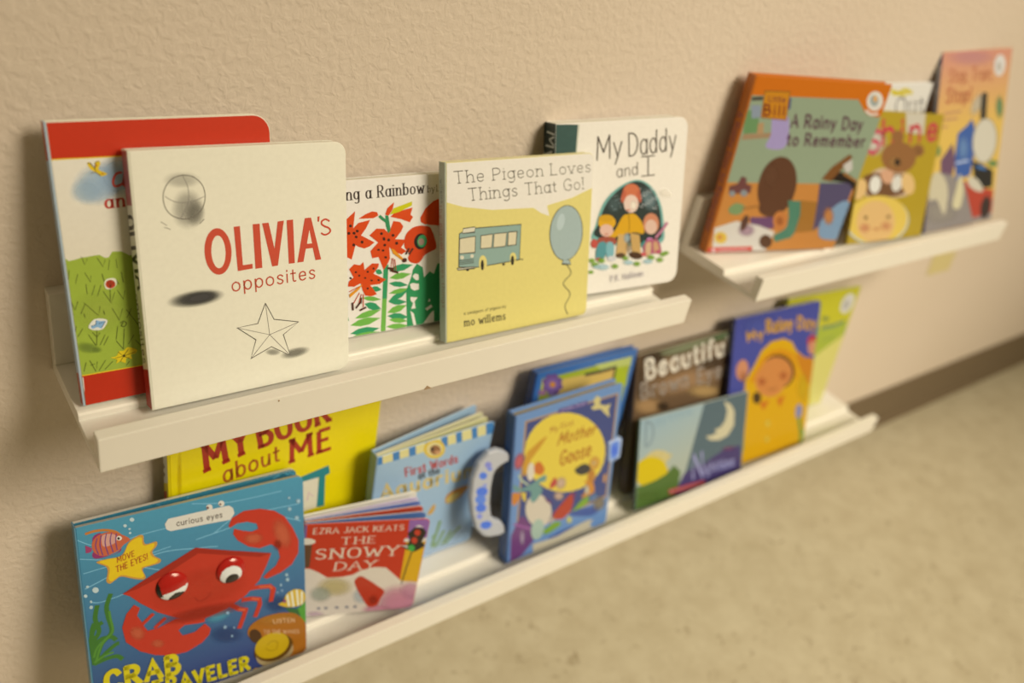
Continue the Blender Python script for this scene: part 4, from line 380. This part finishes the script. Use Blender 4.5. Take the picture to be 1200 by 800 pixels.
POSE = {
'meadow': (0.00565, -0.06676, 0.00262, 0.24996, -0.00052, 0.00573, 0.14047, 0.18748, 0.00742),
'olivia': (0.04483, -0.08561, 0.00093, 0.26322, 0.02499, 0.0266, 0.15073, 0.17634, 0.01174),
'rainbow': (0.165, -0.05148, 0.00322, 0.2703, -0.04584, -0.00915, 0.15959, 0.12834, 0.01207),
'pigeon': (0.28763, -0.08248, -0.00066, 0.30314, -0.0054, 0.01171, 0.15872, 0.15168, 0.009),
'daddy': (0.41875, -0.06113, 0.00503, 0.2664, -0.18717, -0.07276, 0.14602, 0.1635, 0.01912),
'rainy': (0.66801, -0.03475, 0.00512, 0.06674, -0.23753, -0.01324, 0.18862, 0.19919, 0.01287),
'shine': (0.87001, -0.08356, 0.01274, 0.29789, 0.03361, 0.07741, 0.18645, 0.16011, 0.00501),
'thomas': (1.0696, -0.07947, -0.00072, 0.33634, -0.11896, -0.07625, 0.15265, 0.2361, 0.00612),
'out': (0.89611, -0.03459, 0.00422, 0.12145, -0.01073, -0.0, 0.1483, 0.18348, 0.00795),
'aboutme': (0.0755, -0.0243, -0.32426, 0.026, 0.0, 0.0, 0.197, 0.279, 0.011),
'crab': (-0.01041, -0.08772, -0.31913, 0.28447, -0.04451, 0.02984, 0.18614, 0.18783, 0.01212),
'snowy': (0.17721, -0.06167, -0.31662, 0.07522, -0.32728, 0.03729, 0.12052, 0.11941, 0.0141),
'aquar': (0.26194, -0.04664, -0.32461, 0.00633, 0.0051, -0.01117, 0.13841, 0.17539, 0.00887),
'goose': (0.42231, -0.09179, -0.32763, 0.16326, -0.0504, -0.05918, 0.14436, 0.19491, 0.01498),
'blue': (0.45932, -0.04213, -0.3191, 0.09754, 0.01542, 0.02958, 0.15624, 0.20023, 0.00996),
'brown': (0.62887, -0.06863, -0.32153, 0.26326, -0.00034, -0.0, 0.2, 0.18961, 0.01204),
'daynight': (0.61869, -0.09601, -0.32273, 0.34301, -0.02506, 0.03434, 0.20041, 0.12102, 0.0035),
'rainydaygirl': (0.7918, -0.08953, -0.32645, 0.31775, -0.03208, 0.01128, 0.18091, 0.21865, 0.0065),
'green': (0.9054, -0.04, -0.31525, 0.12364, -0.00706, 0.04942, 0.17936, 0.20235, 0.005)}
def pages(root, w, h, y0, y1, n, r, ins, col='d6c69e', gain=1.0):
    mb = MB(); n = max(2, n); d = (y1-y0)/n
    for i in range(n):
        c = C(col, gain); k = 1-.10*((i*7) % 3)/2
        slab(mb, rrect(ins*.3, w-ins, ins, h-ins, max(r-ins, 0)), y0+i*d, y0+(i+1)*d-d*.06, tuple(x*k for x in c), bev=d*.1)
    return mb.build('page_block', [M_PAPER], root)
def front(root, key, w, h, tc, r, base, gain, name='front_cover', edge=None):
    mb = MB(); o = rrect(0, w, 0, h, r, .0006); b = .0005
    slab(mb, o, 0, tc, C(base, gain), b, C(edge, gain) if edge else None)
    pr = Print(mb, inset(o, b+.00002), lambda u, v, k: (u, -k*STEP, v), gain)
    for it in ART.get(key, ()): pr.ink(it)
    return mb.build(name, [M_PRINT, M_SOFT], root)
def spine(root, key, t, h, ts, base, gain):
    mb = MB(); o = rrect(0, t, 0, h, .0004, .0004)
    c = C(base, gain); oo = inset(o, .0003); n = len(o)
    A = [(-ts, y, z) for y, z in oo]; B = [(-ts+.0004, y, z) for y, z in o]; D = [(0, y, z) for y, z in o]
    mb.face(A, c); mb.face(D[::-1], c)
    for P_, Q_ in ((A, B), (B, D)):
        for i in range(n): mb.face([P_[i], P_[(i+1) % n], Q_[(i+1) % n], Q_[i]], c)
    pr = Print(mb, oo, lambda u, v, k: (-ts-k*STEP, u, v), gain)
    for it in ART.get(key+':spine', ()): pr.ink(it)
    return mb.build('spine', [M_PRINT, M_SOFT], root)
def new_book(key, label, group):
    x, y, z, th, ph, ro, w, h, t = POSE[key]
    r = bpy.data.objects.new('book' if SPEC[key]['kind'] != 'board' and SPEC[key]['kind'] != 'fan' else 'board_book', None); COL.objects.link(r)
    r.matrix_world = Matrix.Translation((x, y, z)) @ Matrix.Rotation(ph, 4, 'Z') @ Matrix.Rotation(-th, 4, 'X') @ Matrix.Rotation(ro, 4, 'Y')
    tag(r, label, 'book', group)
    return r, w, h, t
UL, UR, LO = 'picture books on the upper left ledge', 'picture books on the upper right ledge', 'picture books on the lowest ledge'
SPEC = {
'meadow': dict(kind='board', r=.012, tc=.0016, base='d8c8a0', edge='d6c48c', sp='a0a8a0', label='tall red-banded board book with a green meadow, farthest left on the upper left ledge', g=UL, gain=0.9),
'olivia': dict(kind='board', r=.009, tc=.0022, base='dfd0a8', edge='cfbd92', sp='d2c49c', label='cream board book with big red title letters, in front of the meadow book', g=UL, gain=0.95),
'rainbow': dict(kind='board', r=.004, tc=.0014, base='e2d2b2', edge='d8bf8c', sp='d8c8a8', label='white board book of orange lilies and poppies, between the cream and yellow books', g=UL, gain=1.0),
'pigeon': dict(kind='board', r=.006, tc=.0014, base='dcc56a', edge='c8b488', sp='b2b08c', label='yellow board book with a grey-green bus on its cover', g=UL, gain=1.1),
'daddy': dict(kind='board', r=.011, tc=.0016, base='e4d4b3', edge='dccba8', sp='27332c', label='white board book with dark green spine and three seated people, beside the yellow bus book', g=UL, gain=0.97),
'rainy': dict(kind='hard', r=0, tc=.0024, base='cc6a10', edge='b85c10', sp='b4601a', label='orange-topped green storybook tilted at the left end of the upper right ledge', g=UR, gain=1.08),
'shine': dict(kind='paper', r=.001, tc=.0006, base='a88a1e', edge='a88a1e', sp='8a7018', label='mustard book with pink letters, teddy bear and blond child', g=UR, gain=1.08),
'out': dict(kind='hard', r=0, tc=.002, base='d8ccb0', edge='d0c4a4', sp='ccc0a0', label='white book mostly hidden behind the mustard teddy bear book', g=UR, gain=1.0),
'thomas': dict(kind='paper', r=.001, tc=.0006, base='d89a5c', edge='c8925a', sp='2f3a62', label='tall peach-orange reader with a blue engine, at the far right of the upper ledges', g=UR, gain=1.12),
'aboutme': dict(kind='hard', r=0, tc=.0024, base='e0c400', edge='c8b000', sp='cdb200', label='large yellow book with red letters, standing under the upper left ledge', g=LO, gain=0.96),
'crab': dict(kind='fan', r=.006, tc=.0045, base='4a8a94', edge='a09880', sp='5a8288', label='blue undersea board book with a big red crab, left end of the lowest ledge', g=LO, gain=1.02, fan=[(.0085, .034, '2e6c74', 1)], back=.044, bk='2e6c74'),
'snowy': dict(kind='fan', r=.006, tc=.0014, base='b83014', edge='c8b8a0', sp='8a3018', label='small red board book fanned open on snowy hills, right of the crab book', g=LO, gain=1.0, fan=[(.003, .07, '4a6890', 0), (.005, .13, 'b03a20', 0), (.007, .18, '5a6a98', 0), (.009, .215, 'c0a8a8', 0)], back=.25, bk='d2c4a0'),
'aquar': dict(kind='fan', r=.006, tc=.0012, base='98aeb2', edge='b8c0b0', sp='8aa0a4', label='pale blue board book with blue and yellow striped top, fanned open', g=LO, gain=1.06, fan=[(.003, .055, 'cfc07c', 0), (.005, .10, 'd2c48c', 0)], back=.15, bk='9aaeb0'),
'goose': dict(kind='goose', r=.004, tc=.003, base='6a8aaa', edge='7088a0', sp='466080', label='blue carry-handle nursery book with a yellow moon', g=LO, gain=1.2),
'blue': dict(kind='hard', r=.001, tc=.0026, base='3a6898', edge='34608c', sp='28446e', label='dark blue framed book with a purple flower, behind the handled nursery book', g=LO, gain=1.2),
'brown': dict(kind='hard', r=.001, tc=.0022, base='664c30', edge='6a6a48', sp='5c4632', label='brown photo book with white title letters, behind the day and night book', g=LO, gain=1.1),
'daynight': dict(kind='paper', r=.001, tc=.0005, base='a8b49c', edge='a8b49c', sp='3a4a44', label='small thin book split between sunny day and moonlit night', g=LO, gain=1.42),
'rainydaygirl': dict(kind='board', r=.006, tc=.0012, base='484c8a', edge='c0a050', sp='22264a', label='blue board book with a child in a yellow raincoat', g=LO, gain=1.35),
'green': dict(kind='paper', r=.001, tc=.0006, base='c4b824', edge='b8ac28', sp='8a8420', label='lime green book at the right end of the lowest ledge, behind the raincoat book', g=LO, gain=1.2),
}
roots = {}
for key, sp in SPEC.items():
    r, w, h, t = new_book(key, sp['label'], sp['g']); roots[key] = r
    g = sp['gain']; tc = sp['tc']; kind = sp['kind']
    front(r, key, w, h, tc, sp['r'], sp['base'], g, edge=sp['edge'])
    if kind == 'fan':
        ts = .0012; T_ = max(t, .012)
        spine(r, key, T_, h, ts, sp['sp'], g)
        for (y0, ang, col, teal) in sp['fan']:
            mb = MB(); o_ = rrect(.0008, w-.001, .0008, h-.0008, sp['r']); slab(mb, o_, 0, .0014, C(col, g), .0003, C('cfc0a0', g))
            if teal:
                pr = Print(mb, inset(o_, .0004), lambda u, v, k: (u, -k*STEP, v), g); rnd = random.Random(4)
                for i in range(70):
                    u0 = rnd.uniform(0, w*1e4); v0 = h*1e4-rnd.uniform(10, 160); pr.ink(('l', rnd.choice(['3f8088', '1f5560', '5a98a0']), rnd.randint(5, 9), 1, [int(u0), int(v0), int(u0+30), int(v0-rnd.uniform(-40, 40)), int(u0+60), int(v0+20)]))
            mb.build('page', [M_PRINT, M_SOFT], r, (0, y0, 0), (0, 0, ang))
        mb = MB(); slab(mb, rrect(0, w, 0, h, sp['r']), 0, tc, C(sp['bk'], g), .0004, C('cfc0a0', g)); mb.build('back_cover', [M_PRINT], r, (0, T_-tc, 0), (0, 0, sp['back']))
        continue
    hard = kind in ('hard', 'goose'); ov = .0032 if hard else .0003
    ts = .0012 if not hard else .0022
    spine(r, key, t, h, ts, sp['sp'], g)
    pages(r, w, h, tc, t-tc, {'board': 7, 'hard': 9, 'paper': 4, 'goose': 9}[kind], sp['r'], ov, {'goose': 'b09a6a', 'blue': '9a8a6a'}.get(key, 'd4c49c'), g)
    mb = MB(); slab(mb, rrect(0, w, 0, h, sp['r'], .0006), t-tc, t, C(sp['base'], g), .0004, C(sp['edge'], g)); mb.build('back_cover', [M_PRINT], r)
# moving eyes of the crab book
def eye(root, cu, cv, rad, slope, left):
    n = 56; m = 26; g = 1.0
    red, white, black = C('a8160f', g), C('d8d0c0', g), C('15100c', g)
    parts = {red: MB(), white: MB(), black: MB()}
    def colr(a, b):
        if left:
            if (a-.05)**2+(b+.98)**2 < .30: return black
            if a < -.72 and b > -.4: return black
            return red if b > -.22 else white
        if (a+.12)**2+(b+.62)**2 < .22 and (a+.1)**2+(b+.27)**2 < .55: return black
        return white if (a+.1)**2+(b+.27)**2 < .55 else red
    P_ = lambda i, j: (i/m*math.cos(2*math.pi*j/n), i/m*math.sin(2*math.pi*j/n))
    def pos(a, b):
        rr = a*a+b*b; cs, sn = math.cos(slope), math.sin(slope)
        return (cu+rad*(a*cs-b*sn), -.0008-.0042*math.sqrt(max(0, 1-rr)), cv+rad*(a*sn+b*cs))
    for i in range(m):
        for j in range(n):
            q = [P_(i, j), P_(i+1, j), P_(i+1, j+1), P_(i, j+1)]
            if i == 0: q = q[:3]
            ca = sum(x[0] for x in q)/len(q); cb = sum(x[1] for x in q)/len(q)
            cc = colr(ca, cb); parts[cc].face([pos(*x) for x in q], cc)
    parts[white].face([pos(*P_(m, j)) for j in range(n)], white)
    o = parts[white].build('googly_eye', [M_GLOSS], root); o['label'] = 'glossy white movable eye'
    parts[red].build('eyelid', [M_GLOSS], o)['label'] = 'red eyelid'; parts[black].build('pupil', [M_GLOSS], o)['label'] = 'black pupil'
eye(roots['crab'], 0.06775, 0.11363, 0.01328, 0.2, 1)
eye(roots['crab'], 0.11749, 0.11300, 0.01273, 0.2, 0)
# carry handle and clasp of the nursery book
def plate(root, name, pts, y0, y1, col, inks, gain, bev=.0012):
    """bevelled plate with a free outline"""
    area = sum(pts[i-1][0]*pts[i][1]-pts[i][0]*pts[i-1][1] for i in range(len(pts)))
    if area < 0: pts = pts[::-1]
    mb = MB(); slab(mb, pts, y0, y1, C(col, gain), bev)
    xs = [p[0] for p in pts]; zs = [p[1] for p in pts]
    pr = Print(mb, [(min(xs), min(zs)), (max(xs), min(zs)), (max(xs), max(zs)), (min(xs), max(zs))], lambda u, v, k: (u, y0-k*STEP, v), gain)
    for it in inks: pr.ink(it)
    return mb.build(name, [M_PRINT, M_SOFT], root)
o = plate(roots['goose'], 'carry_handle', [(-0.0022, 0.13958), (-0.0022, 0.1457), (-0.00892, 0.15212), (-0.01832, 0.15752), (-0.02955, 0.15721), (-0.04138, 0.14769), (-0.04845, 0.12967), (-0.04987, 0.10698), (-0.04728, 0.08462), (-0.04144, 0.06286), (-0.03159, 0.04889), (-0.0219, 0.04336), (-0.00984, 0.04112), (-0.0022, 0.04152), (-0.0022, 0.04518), (-0.00316, 0.05101), (-0.00972, 0.06116), (-0.01585, 0.06485), (-0.02211, 0.07226), (-0.0246, 0.09023), (-0.02399, 0.11146), (-0.02137, 0.12808), (-0.01818, 0.13275), (-0.01147, 0.13621), (-0.0022, 0.13792)], .004, .0125, 'aaa598', [('e', '4a6cb8', [-355, 1308, -306, 1299, -346, 1259]), ('e', '4668b4', [-361, 1107, -288, 1094, -348, 1042]), ('e', '5474b8', [-375, 1009, -307, 995, -362, 943]), ('e', '4668b4', [-365, 895, -297, 882, -353, 834]), ('e', '7a80b0', [-379, 790, -343, 782, -371, 749]), ('e', '4468b8', [-290, 637, -215, 621, -278, 579]), ('e', '7878a8', [-298, 1425, -257, 1419, -289, 1382]), ('e', '6a78b0', [-275, 1365, -243, 1359, -270, 1340]), ('e', '8088b0', [-327, 1175, -300, 1170, -322, 1150])], .95, .0018)
o['label'] = 'pale grey plastic handle with blue splotches'
o = plate(roots['goose'], 'clasp', [(0.13175, 0.12035), (0.13625, 0.12098), (0.14758, 0.12116), (0.1518, 0.12015), (0.15344, 0.1168), (0.15312, 0.09407), (0.15158, 0.09243), (0.14072, 0.09039), (0.13751, 0.09113), (0.13474, 0.0946)], -.0015, .006, '98a4b4', [('p', '5878b4', 1, [1361, 1167, 1476, 1168, 1483, 975, 1388, 963]), ('e', '4060b0', [1424, 1066, 1465, 1053, 1434, 991])], .95)
o['label'] = 'grey-blue snap clasp'
# scrap of masking tape stuck under the upper right ledge
mb = MB(); slab(mb, [(1.33662, -0.15628), (1.411, -0.15671), (1.40603, -0.11884), (1.32652, -0.11527)], -.0006, -.0001, (.5, .4, .2), .0001)
o = mb.build('tape_scrap', [M_TAPE]); tag(o, 'small scrap of yellowish masking tape stuck to the wall under the upper right ledge', 'tape')
